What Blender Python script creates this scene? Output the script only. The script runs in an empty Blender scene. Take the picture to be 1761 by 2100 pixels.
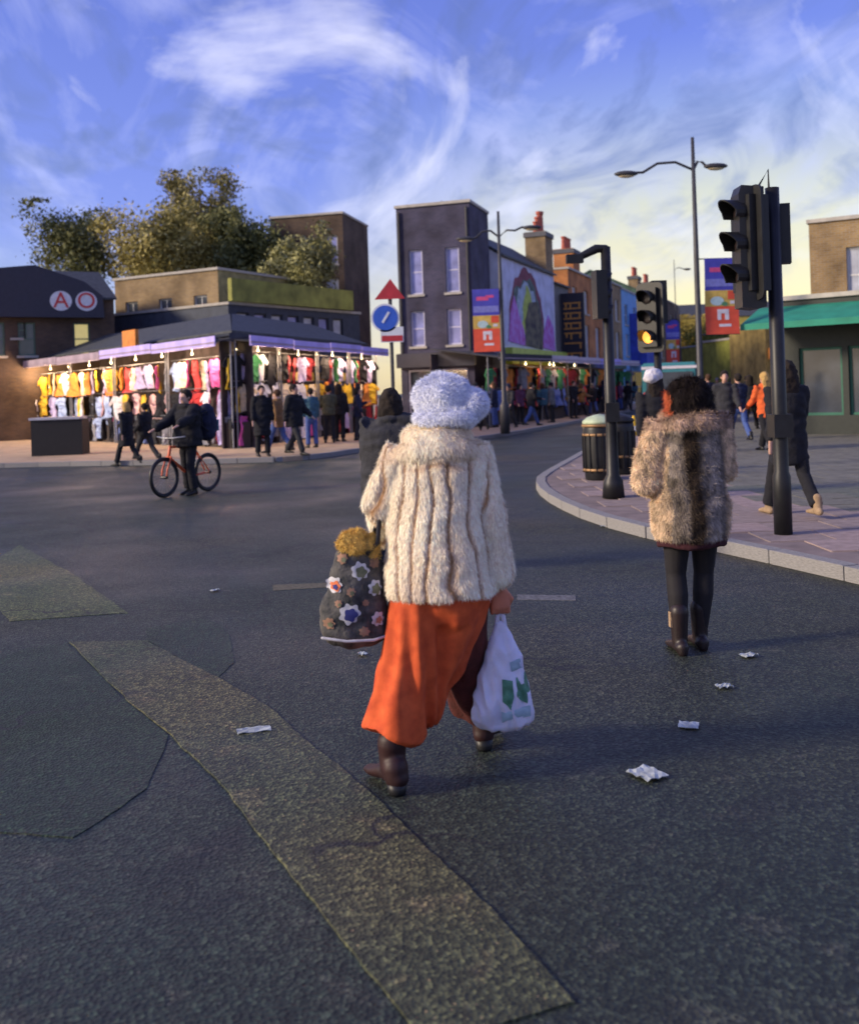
import bpy, bmesh, math, random
import numpy as np
from mathutils import Vector, Matrix, noise
from mathutils.bvhtree import BVHTree
random.seed(7); np.random.seed(7)
S = bpy.context.scene
R = math.radians
# ------------------------------------------------------------ camera
F, CX, CY, EYE, RHO = 2050.0, 858.0, 803.0, 1.6, R(1.9)
W0, H0 = 1761.0, 2100.0
cd = bpy.data.cameras.new('camera'); cam = bpy.data.objects.new('camera', cd)
S.collection.objects.link(cam); S.camera = cam
cd.sensor_fit = 'HORIZONTAL'; cd.sensor_width = 36; cd.lens = 36*F/W0
cd.shift_x = (W0/2-CX)/W0; cd.shift_y = -(H0/2-CY)/W0
cd.clip_start = .1; cd.clip_end = 3000
cr, sr = math.cos(RHO), math.sin(RHO)
cam.matrix_world = Matrix(((cr, sr, 0, 0), (0, 0, -1, 0), (-sr, cr, 0, EYE), (0, 0, 0, 1)))
cd.dof.use_dof = True; cd.dof.focus_distance = 6.0; cd.dof.aperture_fstop = 2.8
# ------------------------------------------------------------ light
SUN_EL, SUN_AZ = R(22), R(-104)      # azimuth from +Y, clockwise: low sun on the left, a little behind the camera
w = bpy.data.worlds.new('World'); S.world = w; w.use_nodes = True
N, Lk = w.node_tree.nodes, w.node_tree.links
N.clear()
def wn(t, **k):
    n = N.new(t)
    for a, b in k.items(): setattr(n, a, b)
    return n
def wmath(op, a, b=None):
    n = wn('ShaderNodeMath', operation=op)
    for i, v in enumerate((a, b)):
        if v is None: continue
        if isinstance(v, (int, float)): n.inputs[i].default_value = v
        else: Lk.new(v, n.inputs[i])
    return n.outputs[0]
tc = wn('ShaderNodeTexCoord'); sep = wn('ShaderNodeSeparateXYZ'); Lk.new(tc.outputs['Generated'], sep.inputs[0])
zc = wmath('MAXIMUM', sep.outputs[2], 0.0)
# cloud plane coordinates
den = wmath('ADD', zc, 0.30)
cx_ = wmath('DIVIDE', sep.outputs[0], den); cy_ = wmath('DIVIDE', sep.outputs[1], den)
cmb = wn('ShaderNodeCombineXYZ'); Lk.new(cx_, cmb.inputs[0]); Lk.new(cy_, cmb.inputs[1])
def wnoise(scale, det, dist, rough=.55, off=0):
    m = wn('ShaderNodeMapping'); Lk.new(cmb.outputs[0], m.inputs[0]); m.inputs['Scale'].default_value = (1, .55, 1)
    m.inputs['Location'].default_value = (off, off*.7, off)
    n = wn('ShaderNodeTexNoise'); Lk.new(m.outputs[0], n.inputs['Vector'])
    n.inputs['Scale'].default_value = scale; n.inputs['Detail'].default_value = det
    n.inputs['Distortion'].default_value = dist; n.inputs['Roughness'].default_value = rough
    return n.outputs[0]
def wramp(fac, stops):
    r = wn('ShaderNodeValToRGB'); Lk.new(fac, r.inputs[0]); e = r.color_ramp.elements
    while len(e) < len(stops): e.new(.5)
    for i, (p, c) in enumerate(stops): e[i].position = p; e[i].color = (*c, 1)
    return r.outputs[0]
def wmix(fac, a, b):
    m = wn('ShaderNodeMix', data_type='RGBA')
    if isinstance(fac, (int, float)): m.inputs[0].default_value = fac
    else: Lk.new(fac, m.inputs[0])
    for i, v in ((6, a), (7, b)):
        if isinstance(v, tuple): m.inputs[i].default_value = (*v, 1)
        else: Lk.new(v, m.inputs[i])
    return m.outputs[2]
grad = wramp(zc, [(0, (.98, .70, .26)), (.08, (.92, .72, .32)), (.18, (.66, .61, .42)), (.26, (.25, .30, .66)), (.32, (.09, .12, .72)), (.6, (.06, .08, .52))])
# the warm glow sits round one azimuth (up the street), blue violet elsewhere
gl = wmath('ADD', wmath('MULTIPLY', sep.outputs[0], .292), wmath('MULTIPLY', sep.outputs[1], .956))
glf = wramp(gl, [(.90, (0, 0, 0)), (.985, (1, 1, 1))])
gradb = wramp(zc, [(0, (.52, .50, .42)), (.08, (.30, .34, .58)), (.17, (.11, .14, .72)), (.5, (.06, .08, .55))])
sky = wmix(glf, gradb, grad)
hz_ = wramp(zc, [(.08, (.15, .15, .15)), (.22, (1, 1, 1))])
cl1 = wramp(wnoise(2.2, 8, 2.8, off=3.1), [(.46, (0, 0, 0)), (.66, (1, 1, 1))])
sky = wmix(wmath('MULTIPLY', wmath('MULTIPLY', cl1, hz_), .55), sky, (.50, .50, .92))
cl2 = wramp(wnoise(3.2, 8, 3.5, off=8), [(.47, (0, 0, 0)), (.70, (1, 1, 1))])
sky = wmix(wmath('MULTIPLY', wmath('MULTIPLY', cl2, hz_), .8), sky, (.06, .07, .36))
cl3 = wramp(wnoise(1.5, 9, 2.6, off=14.3), [(.53, (0, 0, 0)), (.68, (1, 1, 1))])
sky = wmix(wmath('MULTIPLY', wmath('MULTIPLY', cl3, hz_), .9), sky, (.80, .76, 1.0))
b1 = wn('ShaderNodeBackground'); Lk.new(sky, b1.inputs[0]); b1.inputs[1].default_value = .56
ns = wn('ShaderNodeTexSky', sky_type='NISHITA'); ns.sun_disc = False; ns.sun_elevation = SUN_EL; ns.sun_rotation = SUN_AZ
b2 = wn('ShaderNodeBackground'); Lk.new(ns.outputs[0], b2.inputs[0]); b2.inputs[1].default_value = .05
ad = wn('ShaderNodeAddShader'); Lk.new(b1.outputs[0], ad.inputs[0]); Lk.new(b2.outputs[0], ad.inputs[1])
wo = wn('ShaderNodeOutputWorld'); Lk.new(ad.outputs[0], wo.inputs[0])
sd = bpy.data.lights.new('sun', 'SUN'); sd.energy = 2.9; sd.angle = R(10); sd.color = (1, .83, .62)
sun = bpy.data.objects.new('sun', sd); S.collection.objects.link(sun)
sv = Vector((math.sin(SUN_AZ)*math.cos(SUN_EL), math.cos(SUN_AZ)*math.cos(SUN_EL), math.sin(SUN_EL)))
sun.rotation_euler = (-sv).to_track_quat('-Z', 'Y').to_euler()
S.view_settings.view_transform = 'Standard'; S.view_settings.look = 'None'
S.view_settings.exposure = 0.58; S.view_settings.gamma = 1; S.view_settings.use_curve_mapping = False
S.render.engine = 'CYCLES'
# ------------------------------------------------------------ pixel -> place helpers (used to measure the photo)
def ray(x, y):
    u, v = (x-CX)/F, -(y-CY)/F
    return u*cr+v*sr, -u*sr+v*cr
def G(x, y, z=0.0):
    a, b = ray(x, y); Y = (z-EYE)/b
    return Vector((a*Y, Y, z))
def A(x, y, Y):
    a, b = ray(x, y)
    return Vector((a*Y, Y, EYE+b*Y))
def X_(x, Y, z=EYE):     # world X of pixel column x at depth Y, about eye height
    return A(x, CY-(x-CX)*sr/cr, Y).x
# ------------------------------------------------------------ materials
MC = {}
def mat(name, col, rough=.8, var=.12, scale=8, bump=0.0, bscale=60, metal=0, emit=0, col2=None, spec=.4, stretch=None, fac=None):
    if name in MC: return MC[name]
    m = bpy.data.materials.new(name); m.use_nodes = True; n, l = m.node_tree.nodes, m.node_tree.links
    p = n['Principled BSDF']; p.inputs['Roughness'].default_value = rough; p.inputs['Metallic'].default_value = metal
    p.inputs['Specular IOR Level'].default_value = spec
    t = n.new('ShaderNodeTexCoord'); mp = n.new('ShaderNodeMapping'); l.new(t.outputs['Object'], mp.inputs[0])
    if stretch: mp.inputs['Scale'].default_value = stretch
    no = n.new('ShaderNodeTexNoise'); no.inputs['Scale'].default_value = scale; no.inputs['Detail'].default_value = 6
    l.new(mp.outputs[0], no.inputs['Vector'])
    r = n.new('ShaderNodeValToRGB'); l.new(no.outputs[0], r.inputs[0])
    c1 = tuple(max(0, c*(1-var)) for c in col); c2 = col2 if col2 else tuple(min(1, c*(1+var)) for c in col)
    r.color_ramp.elements[0].position = .3; r.color_ramp.elements[1].position = .7
    r.color_ramp.elements[0].color = (*c1, 1); r.color_ramp.elements[1].color = (*c2, 1)
    l.new(r.outputs[0], p.inputs['Base Color'])
    if bump:
        b2_ = n.new('ShaderNodeTexNoise'); b2_.inputs['Scale'].default_value = bscale; b2_.inputs['Detail'].default_value = 4
        l.new(mp.outputs[0], b2_.inputs['Vector'])
        b = n.new('ShaderNodeBump'); b.inputs['Strength'].default_value = bump; b.inputs['Distance'].default_value = .02
        l.new(b2_.outputs[0], b.inputs['Height']); l.new(b.outputs[0], p.inputs['Normal'])
    if emit:
        p.inputs['Emission Color'].default_value = (*col, 1); p.inputs['Emission Strength'].default_value = emit
    MC[name] = m
    return m
def brickmat(name, c1, c2, mortar=(.3, .28, .24), s=1.0):
    if name in MC: return MC[name]
    m = mat(name, c1, .9, .1); n, l = m.node_tree.nodes, m.node_tree.links; p = n['Principled BSDF']
    t = n.new('ShaderNodeTexCoord'); sp = n.new('ShaderNodeSeparateXYZ'); l.new(t.outputs['Object'], sp.inputs[0])
    ad_ = n.new('ShaderNodeMath'); ad_.operation = 'ADD'; l.new(sp.outputs[0], ad_.inputs[0]); l.new(sp.outputs[1], ad_.inputs[1])
    cb = n.new('ShaderNodeCombineXYZ'); l.new(ad_.outputs[0], cb.inputs[0]); l.new(sp.outputs[2], cb.inputs[1])
    b = n.new('ShaderNodeTexBrick'); l.new(cb.outputs[0], b.inputs[0])
    b.inputs['Scale'].default_value = s; b.inputs['Brick Width'].default_value = .225; b.inputs['Row Height'].default_value = .075
    b.inputs['Mortar Size'].default_value = .008
    b.inputs['Color1'].default_value = (*c1, 1); b.inputs['Color2'].default_value = (*c2, 1); b.inputs['Mortar'].default_value = (*mortar, 1)
    no = n.new('ShaderNodeTexNoise'); no.inputs['Scale'].default_value = .9; no.inputs['Detail'].default_value = 7; l.new(t.outputs['Object'], no.inputs['Vector'])
    rr = n.new('ShaderNodeValToRGB'); l.new(no.outputs[0], rr.inputs[0]); rr.color_ramp.elements[0].color = (.5, .46, .42, 1); rr.color_ramp.elements[0].position = .3
    rr.color_ramp.elements[1].color = (1.1, 1.05, 1, 1); rr.color_ramp.elements[1].position = .65
    mx = n.new('ShaderNodeMix'); mx.data_type = 'RGBA'; mx.blend_type = 'MULTIPLY'; mx.inputs[0].default_value = 1
    l.new(b.outputs[0], mx.inputs[6]); l.new(rr.outputs[0], mx.inputs[7]); l.new(mx.outputs[2], p.inputs['Base Color'])
    bp = n.new('ShaderNodeBump'); bp.inputs['Strength'].default_value = .5; bp.inputs['Distance'].default_value = .01; bp.invert = True
    l.new(b.outputs[1], bp.inputs['Height']); l.new(bp.outputs[0], p.inputs['Normal'])
    return m
def attrmat(name, rough=.7, sheen=0.0, rampmul=1):
    if name in MC: return MC[name]
    m = bpy.data.materials.new(name); m.use_nodes = True; n, l = m.node_tree.nodes, m.node_tree.links
    p = n['Principled BSDF']; p.inputs['Roughness'].default_value = rough; p.inputs['Specular IOR Level'].default_value = .25
    a = n.new('ShaderNodeAttribute'); a.attribute_name = 'Col'; l.new(a.outputs['Color'], p.inputs['Base Color'])
    if sheen: p.inputs['Sheen Weight'].default_value = sheen
    MC[name] = m
    return m
# ------------------------------------------------------------ mesh helpers
def mesh(name, vs, fs, smooth=False):
    me = bpy.data.meshes.new(name); me.from_pydata([tuple(v) for v in vs], [], fs); me.update()
    if smooth: me.polygons.foreach_set('use_smooth', [True]*len(me.polygons))
    return me
def link(name, me, m=None, parent=None, loc=None, rot=None):
    o = bpy.data.objects.new(name, me); S.collection.objects.link(o)
    if m is not None and me is not None:
        if not me.materials: me.materials.append(m)
        elif me.materials[0] != m:
            o.material_slots[0].link = 'OBJECT'; o.material_slots[0].material = m
    if parent: o.parent = parent
    if loc is not None: o.location = loc
    if rot is not None: o.rotation_euler = rot
    return o
def tag(o, label=None, cat=None, group=None, kind=None):
    if label: o['label'] = label
    if cat: o['category'] = cat
    if group: o['group'] = group
    if kind: o['kind'] = kind
    return o
def thing(name, label, cat, loc=(0, 0, 0), rz=0, group=None):
    o = bpy.data.objects.new(name, None); S.collection.objects.link(o); o.location = loc; o.rotation_euler = (0, 0, rz)
    o.empty_display_size = .2
    return tag(o, label, cat, group)
class MB:
    def __init__(s): s.v = []; s.f = []
    def add(s, vs, fs):
        k = len(s.v); s.v += [Vector(v) for v in vs]; s.f += [tuple(i+k for i in f) for f in fs]; return s
    def box(s, x0, x1, y0, y1, z0, z1):
        return s.add([(x0,y0,z0),(x1,y0,z0),(x1,y1,z0),(x0,y1,z0),(x0,y0,z1),(x1,y0,z1),(x1,y1,z1),(x0,y1,z1)],
                     [(0,3,2,1),(4,5,6,7),(0,1,5,4),(1,2,6,5),(2,3,7,6),(3,0,4,7)])
    def bar(s, a, b, wd, dp=None, up=(0, 0, 1)):
        a, b = Vector(a), Vector(b); t = (b-a).normalized(); u = Vector(up)
        if abs(t.dot(u)) > .95: u = Vector((1, 0, 0))
        q = t.cross(u).normalized(); u = q.cross(t); dp = dp or wd
        vs = [p+q*(sx*wd/2)+u*(sy*dp/2) for p in (a, b) for sx, sy in ((-1,-1),(1,-1),(1,1),(-1,1))]
        return s.add(vs, [(0,1,2,3),(7,6,5,4),(0,4,5,1),(1,5,6,2),(2,6,7,3),(3,7,4,0)])
    def tube(s, pts, rad, seg=10, cap=True, side=None):
        v, f = tube(pts, rad, seg, cap, side); return s.add(v, f)
    def lathe(s, prof, seg=20, c=(0, 0, 0)):
        c = Vector(c); k = []
        for r, z in prof:
            k += [c+Vector((r*math.cos(2*math.pi*i/seg), r*math.sin(2*math.pi*i/seg), z)) for i in range(seg)]
        f = [(j*seg+i, j*seg+(i+1) % seg, (j+1)*seg+(i+1) % seg, (j+1)*seg+i) for j in range(len(prof)-1) for i in range(seg)]
        f += [tuple(range(seg-1, -1, -1)), tuple((len(prof)-1)*seg+i for i in range(seg))]
        return s.add(k, f)
    def torus(s, c, r, rr, axis='Y', seg=36, sub=8):
        c = Vector(c); vs = []
        for i in range(seg):
            a = 2*math.pi*i/seg
            for j in range(sub):
                b = 2*math.pi*j/sub; q = r+rr*math.cos(b); h = rr*math.sin(b)
                p = (q*math.cos(a), h, q*math.sin(a)) if axis == 'Y' else ((h, q*math.cos(a), q*math.sin(a)) if axis == 'X' else (q*math.cos(a), q*math.sin(a), h))
                vs.append(c+Vector(p))
        fs = [(i*sub+j, ((i+1) % seg)*sub+j, ((i+1) % seg)*sub+(j+1) % sub, i*sub+(j+1) % sub) for i in range(seg) for j in range(sub)]
        return s.add(vs, fs)
    def prism(s, poly, y0, y1):      # poly in XZ
        n = len(poly)
        return s.add([(p[0], y0, p[1]) for p in poly]+[(p[0], y1, p[1]) for p in poly],
                     [tuple(range(n)), tuple(range(2*n-1, n-1, -1))]+[(i, n+i, n+(i+1) % n, (i+1) % n) for i in range(n)])
    def slab(s, poly, z0, z1):       # poly in XY, any order ccw
        n = len(poly)
        return s.add([(p[0], p[1], z0) for p in poly]+[(p[0], p[1], z1) for p in poly],
                     [tuple(range(n-1, -1, -1)), tuple(range(n, 2*n))]+[(i, (i+1) % n, n+(i+1) % n, n+i) for i in range(n)])
    def rotx(s):
        for v in s.v: v.x, v.y = v.y, v.x
        return s
    def mesh(s, name='m', smooth=False): return mesh(name, s.v, s.f, smooth)
    def build(s, name, m, parent=None, smooth=False, **k):
        me = s.mesh(name, smooth); o = link(name, me, m, parent, **k); return o
def tube(pts, rad, seg=10, cap=True, side=None):
    pts = [Vector(p) for p in pts]
    if isinstance(rad, (int, float)): rad = [rad]*len(pts)
    rad = [(r, r) if isinstance(r, (int, float)) else r for r in rad]
    P, Rr = list(pts), list(rad); T = []
    for i in range(len(pts)):
        a = pts[max(0, i-1)]; b = pts[min(len(pts)-1, i+1)]; T.append((b-a).normalized())
    if cap:
        t0, t1 = T[0], T[-1]; pre, post = [], []
        for ang in (80, 55, 28):
            c, sn = math.cos(R(ang)), math.sin(R(ang))
            r0 = min(rad[0]); r1 = min(rad[-1])
            pre.append((pts[0]-t0*r0*sn, (rad[0][0]*c, rad[0][1]*c), t0)); post.insert(0, (pts[-1]+t1*r1*sn, (rad[-1][0]*c, rad[-1][1]*c), t1))
        P = [q[0] for q in pre]+P+[q[0] for q in post]; Rr = [q[1] for q in pre]+Rr+[q[1] for q in post]; T = [q[2] for q in pre]+T+[q[2] for q in post]
    vs = []
    for p, (rx, ry), t in zip(P, Rr, T):
        s = Vector(side) if side else (Vector((1, 0, 0)) if abs(t.x) < .8 else Vector((0, 0, 1)))
        s = (s-t*s.dot(t)).normalized(); o = t.cross(s)
        vs += [p+s*(rx*math.cos(2*math.pi*i/seg))+o*(ry*math.sin(2*math.pi*i/seg)) for i in range(seg)]
    n = len(P)
    fs = [(j*seg+i, j*seg+(i+1) % seg, (j+1)*seg+(i+1) % seg, (j+1)*seg+i) for j in range(n-1) for i in range(seg)]
    fs += [tuple(range(seg-1, -1, -1)), tuple((n-1)*seg+i for i in range(seg))]
    return vs, fs
def ball(c, r, seg=12):
    rx, ry, rz = (r, r, r) if isinstance(r, (int, float)) else r
    vs, k = [], 8; c = Vector(c)
    for j in range(1, k):
        a = math.pi*j/k
        vs += [c+Vector((rx*math.sin(a)*math.cos(2*math.pi*i/seg), ry*math.sin(a)*math.sin(2*math.pi*i/seg), -rz*math.cos(a))) for i in range(seg)]
    fs = [(j*seg+i, j*seg+(i+1) % seg, (j+1)*seg+(i+1) % seg, (j+1)*seg+i) for j in range(k-2) for i in range(seg)]
    b = len(vs); vs += [c-Vector((0, 0, rz)), c+Vector((0, 0, rz))]
    fs += [(b, (i+1) % seg, i) for i in range(seg)]+[(b+1, (k-2)*seg+i, (k-2)*seg+(i+1) % seg) for i in range(seg)]
    return vs, fs
def fuse(mb, voxel, smooth=4, name='fused', disp=None):
    """union of closed shells into ONE continuous smooth surface"""
    me = mb.mesh(name); o = bpy.data.objects.new(name, me); S.collection.objects.link(o)
    m = o.modifiers.new('r', 'REMESH'); m.mode = 'VOXEL'; m.voxel_size = voxel; m.use_smooth_shade = True
    if smooth:
        q = o.modifiers.new('s', 'SMOOTH'); q.iterations = smooth; q.factor = .5
    dg = bpy.context.evaluated_depsgraph_get()
    r = bpy.data.meshes.new_from_object(o.evaluated_get(dg)); bpy.data.objects.remove(o); bpy.data.meshes.remove(me)
    r.name = name
    if disp:
        n = len(r.vertices); co = np.empty(n*3); r.vertices.foreach_get('co', co); co = co.reshape(-1, 3)
        no = np.empty(n*3); r.vertices.foreach_get('normal', no); no = no.reshape(-1, 3)
        d = np.array([disp(Vector(p), Vector(q)) for p, q in zip(co, no)]); co = co+no*d[:, None]
        r.vertices.foreach_set('co', co.ravel()); r.update()
    r.polygons.foreach_set('use_smooth', [True]*len(r.polygons))
    return r
def fbm(p, s, a): return noise.fractal(Vector(p)*s, .8, 2.1, 3)*a
def strands(me, n, length, width, colf, lean=(0, 0, -1), lift=.45, name='fur', jit=.35, mask=None):
    me.calc_loop_triangles(); nt = len(me.loop_triangles)
    vi = np.empty(nt*3, int); me.loop_triangles.foreach_get('vertices', vi); vi = vi.reshape(-1, 3)
    co = np.empty(len(me.vertices)*3); me.vertices.foreach_get('co', co); co = co.reshape(-1, 3)
    a, b, c = co[vi[:, 0]], co[vi[:, 1]], co[vi[:, 2]]; nr = np.cross(b-a, c-a); ar = np.linalg.norm(nr, axis=1)
    pr = ar/ar.sum(); idx = np.random.choice(nt, n, p=pr); u, v = np.random.rand(n), np.random.rand(n)
    fl = u+v > 1; u[fl], v[fl] = 1-u[fl], 1-v[fl]
    p = a[idx]+(b-a)[idx]*u[:, None]+(c-a)[idx]*v[:, None]; nn = nr[idx]/(ar[idx][:, None]+1e-12)
    if mask is not None:
        k = np.array([mask(q) for q in p]); p, nn = p[k], nn[k]; n = len(p)
    g = np.array(lean, float); d = nn*lift+(g-nn*(nn@g)[:, None])+np.random.randn(n, 3)*jit
    d /= np.linalg.norm(d, axis=1)[:, None]
    s = np.cross(d, nn); s /= (np.linalg.norm(s, axis=1)[:, None]+1e-9)
    L = length*(.5+np.random.rand(n))[:, None]
    vs = np.empty((n, 3, 3)); vs[:, 0] = p-s*width/2; vs[:, 1] = p+s*width/2; vs[:, 2] = p+d*L
    m = bpy.data.meshes.new(name); m.vertices.add(n*3); m.vertices.foreach_set('co', vs.ravel())
    m.loops.add(n*3); m.loops.foreach_set('vertex_index', np.arange(n*3)); m.polygons.add(n)
    m.polygons.foreach_set('loop_start', np.arange(n)*3); m.polygons.foreach_set('loop_total', np.full(n, 3)); m.update()
    ca = m.color_attributes.new('Col', 'FLOAT_COLOR', 'POINT'); cc = np.ones((n, 3, 4)); base = np.array([colf(q) for q in p])
    base = base*(.75+.5*np.random.rand(n))[:, None]
    cc[:, :, :3] = base[:, None, :]; cc[:, 2, :3] *= 1.15; ca.data.foreach_set('color', np.clip(cc, 0, 1).ravel())
    return m
def paint(me, colf):
    n = len(me.vertices); co = np.empty(n*3); me.vertices.foreach_get('co', co); co = co.reshape(-1, 3)
    ca = me.color_attributes.new('Col', 'FLOAT_COLOR', 'POINT'); c = np.ones((n, 4)); c[:, :3] = [colf(q) for q in co]
    ca.data.foreach_set('color', c.ravel())
# ------------------------------------------------------------ ground and pavements
def asphalt(name='asphalt', tint=(1, 1, 1), agg=(.19, .18, .16)):
    m = bpy.data.materials.new(name); m.use_nodes = True; n, l = m.node_tree.nodes, m.node_tree.links; p = n['Principled BSDF']
    t = n.new('ShaderNodeTexCoord')
    def no(s, d, dist=0):
        q = n.new('ShaderNodeTexNoise'); q.inputs['Scale'].default_value = s; q.inputs['Detail'].default_value = d; q.inputs['Distortion'].default_value = dist
        l.new(t.outputs['Object'], q.inputs['Vector']); return q.outputs[0]
    def rp(f, stops):
        r = n.new('ShaderNodeValToRGB'); l.new(f, r.inputs[0])
        while len(r.color_ramp.elements) < len(stops): r.color_ramp.elements.new(.5)
        for e, (q, c) in zip(r.color_ramp.elements, stops): e.position = q; e.color = (*c, 1)
        return r.outputs[0]
    def mx(f, a, b, mode='MIX'):
        k = n.new('ShaderNodeMix'); k.data_type = 'RGBA'; k.blend_type = mode
        if isinstance(f, float): k.inputs[0].default_value = f
        else: l.new(f, k.inputs[0])
        for i, v in ((6, a), (7, b)):
            if isinstance(v, tuple): k.inputs[i].default_value = (*v, 1)
            else: l.new(v, k.inputs[i])
        return k.outputs[2]
    base = rp(no(.35, 8, 1), [(.3, (.016, .025, .018)), (.5, (.026, .031, .024)), (.72, (.042, .040, .029))])
    big = rp(no(.13, 3), [(.40, (.72, .92, .88)), (.62, (1.35, 1.15, 1.0))])
    c = mx(1.0, base, big, 'MULTIPLY')
    c = mx(rp(no(.9, 5, 1.5), [(.60, (0, 0, 0)), (.72, (.65, .65, .65))]), c, (.010, .011, .011))
    c = mx(rp(no(5, 7, .5), [(.58, (0, 0, 0)), (.72, (.5, .5, .5))]), c, (.060, .058, .046))
    vo = n.new('ShaderNodeTexVoronoi'); vo.inputs['Scale'].default_value = 70; l.new(t.outputs['Object'], vo.inputs['Vector'])
    c = mx(1.0, c, rp(vo.outputs['Color'], [(.2, (.4, .42, .42)), (.6, (1, 1, 1)), (.92, (2.9, 2.8, 2.5))]), 'MULTIPLY')
    v2 = n.new('ShaderNodeTexVoronoi'); v2.inputs['Scale'].default_value = 22; l.new(t.outputs['Object'], v2.inputs['Vector'])
    c = mx(rp(v2.outputs['Distance'], [(.05, (.5, .5, .5)), (.11, (0, 0, 0))]), c, agg)
    c = mx(1.0, c, tint, 'MULTIPLY')
    # cracks
    v3 = n.new('ShaderNodeTexVoronoi'); v3.feature = 'DISTANCE_TO_EDGE'; v3.inputs['Scale'].default_value = .45
    ds = n.new('ShaderNodeVectorMath'); ds.operation = 'ADD'; nz = n.new('ShaderNodeTexNoise'); nz.inputs['Scale'].default_value = 2.2; nz.inputs['Detail'].default_value = 6
    l.new(t.outputs['Object'], nz.inputs['Vector']); l.new(t.outputs['Object'], ds.inputs[0]); l.new(nz.outputs['Color'], ds.inputs[1]); l.new(ds.outputs[0], v3.inputs['Vector'])
    ck = mx(1.0, rp(v3.outputs[0], [(.004, (1, 1, 1)), (.012, (0, 0, 0))]), rp(no(.5, 2), [(.45, (0, 0, 0)), (.6, (1, 1, 1))]), 'MULTIPLY')
    c = mx(ck, c, (.012, .012, .014))
    l.new(c, p.inputs['Base Color'])
    rr = rp(no(.5, 5), [(.3, (.46, .46, .46)), (.7, (.78, .78, .78))]); l.new(rr, p.inputs['Roughness'])
    b = n.new('ShaderNodeBump'); b.inputs['Strength'].default_value = .8; b.inputs['Distance'].default_value = .006
    l.new(vo.outputs['Distance'], b.inputs['Height']); l.new(b.outputs[0], p.inputs['Normal'])
    return m
ASPH = asphalt()
tag(MB().slab([(-500, -40), (500, -40), (500, 900), (-500, 900)], -.3, 0).build('road', ASPH), kind='structure')
def closed(poly):
    a = sum(poly[i][0]*poly[(i+1) % len(poly)][1]-poly[(i+1) % len(poly)][0]*poly[i][1] for i in range(len(poly)))
    return poly if a > 0 else poly[::-1]
def inside(x, y, poly):
    c = False; n = len(poly)
    for i in range(n):
        x1, y1 = poly[i]; x2, y2 = poly[(i+1) % n]
        if (y1 > y) != (y2 > y) and x < (x2-x1)*(y-y1)/(y2-y1)+x1: c = not c
    return c
def edgedist(x, y, line):
    d = 1e9; p = Vector((x, y))
    for a, b in zip(line, line[1:]):
        a, b = Vector(a), Vector(b); ab = b-a; t = max(0, min(1, (p-a).dot(ab)/ab.length_squared)); d = min(d, (p-a-ab*t).length)
    return d
def catmull(pts, k=6):
    out = []
    for i in range(len(pts)-1):
        p0, p1, p2, p3 = (Vector(pts[max(0, i-1)]), Vector(pts[i]), Vector(pts[i+1]), Vector(pts[min(len(pts)-1, i+2)]))
        for j in range(k):
            t = j/k; out.append(tuple(.5*((2*p1)+(p2-p0)*t+(2*p0-5*p1+4*p2-p3)*t*t+(3*p1-p0-3*p2+p3)*t**3)))
    out.append(tuple(pts[-1])); return out
KH = .12
PINK = mat('pink_concrete_paving', (.30, .235, .215), .9, .2, 3, .4, 90, col2=(.40, .33, .30))
GREY = mat('grey_paving', (.15, .15, .125), .9, .25, 2, .4, 90)
KERB = mat('granite_kerb', (.26, .25, .24), .85, .25, 20, .4, 120)
DIRT = mat('paving_joint_mortar', (.21, .165, .15), .95, .25, 4)
TANP = mat('tan_paving', (.42, .30, .19), .9, .2, 2, .3, 60)
# right-hand footway (photo outline of its kerb)
rk = [(1352, 832), (1310, 858), (1262, 888), (1180, 935), (1122, 968), (1108, 985), (1128, 1008), (1200, 1042), (1310, 1074), (1400, 1090), (1500, 1108), (1610, 1131)]
rk = [tuple(G(x, y, KH).xy) for x, y in rk]
VP = R(22); DS = Vector((math.sin(VP), math.cos(VP)))
far = Vector(rk[0])+DS*90
rline = [tuple(far)]+catmull(rk, 7)
e = Vector(rline[-1]); ed = (Vector(rk[-1])-Vector(rk[-2])).normalized()
rline += [tuple(e+ed*6), tuple(e+ed*30)]
rpoly = closed(rline+[(90, 5), (90, 140)])
rpave = tag(MB().slab(rpoly, .0, KH-.012).build('pavement', DIRT), kind='structure')
def kerbs(line, parent, L=.9, maxn=120, start=0, wdt=.15):
    pts = [Vector(p) for p in line]; run = []; me = None
    for a, b in zip(pts, pts[1:]):
        run.append((a, b))
    # resample
    res = [pts[0]]; acc = 0
    for a, b in run:
        seg = (b-a).length; t = L-acc
        while t <= seg: res.append(a+(b-a)*(t/seg)); t += L
        acc = (acc+seg) % L
    unit = MB().box(-.5, .5, -.5, .5, 0, 1)
    bm = bmesh.new(); um = unit.mesh('kerb_stone'); bm.from_mesh(um)
    bmesh.ops.bevel(bm, geom=[ed_ for ed_ in bm.edges], offset=.03, segments=1, affect='EDGES'); bm.to_mesh(um); bm.free()
    pr = [(a, b) for a, b in zip(res, res[1:])]; pr.sort(key=lambda q: q[0].length)
    for i, (a, b) in enumerate(pr[:maxn]):
        mid = (a+b)/2; d = b-a
        o = link('kerb_stone', um, KERB, parent, loc=(mid.x, mid.y, 0), rot=(0, 0, math.atan2(d.y, d.x)))
        o.scale = (d.length-.012, wdt, KH+.003+random.uniform(-.003, .003))
    if len(pr) > maxn:
        mb = MB()
        for a, b in pr[maxn:]: mb.bar((*a, KH/2+.001), (*b, KH/2+.001), wdt, KH)
        tag(mb.build('distant_kerb', KERB, parent), kind='stuff')
rin = [p for p in rline if p[1] < 75]
kerbs(rin, rpave, maxn=90)
slab_me = MB().box(-.5, .5, -.5, .5, 0, 1).mesh('paving_slab')
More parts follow.
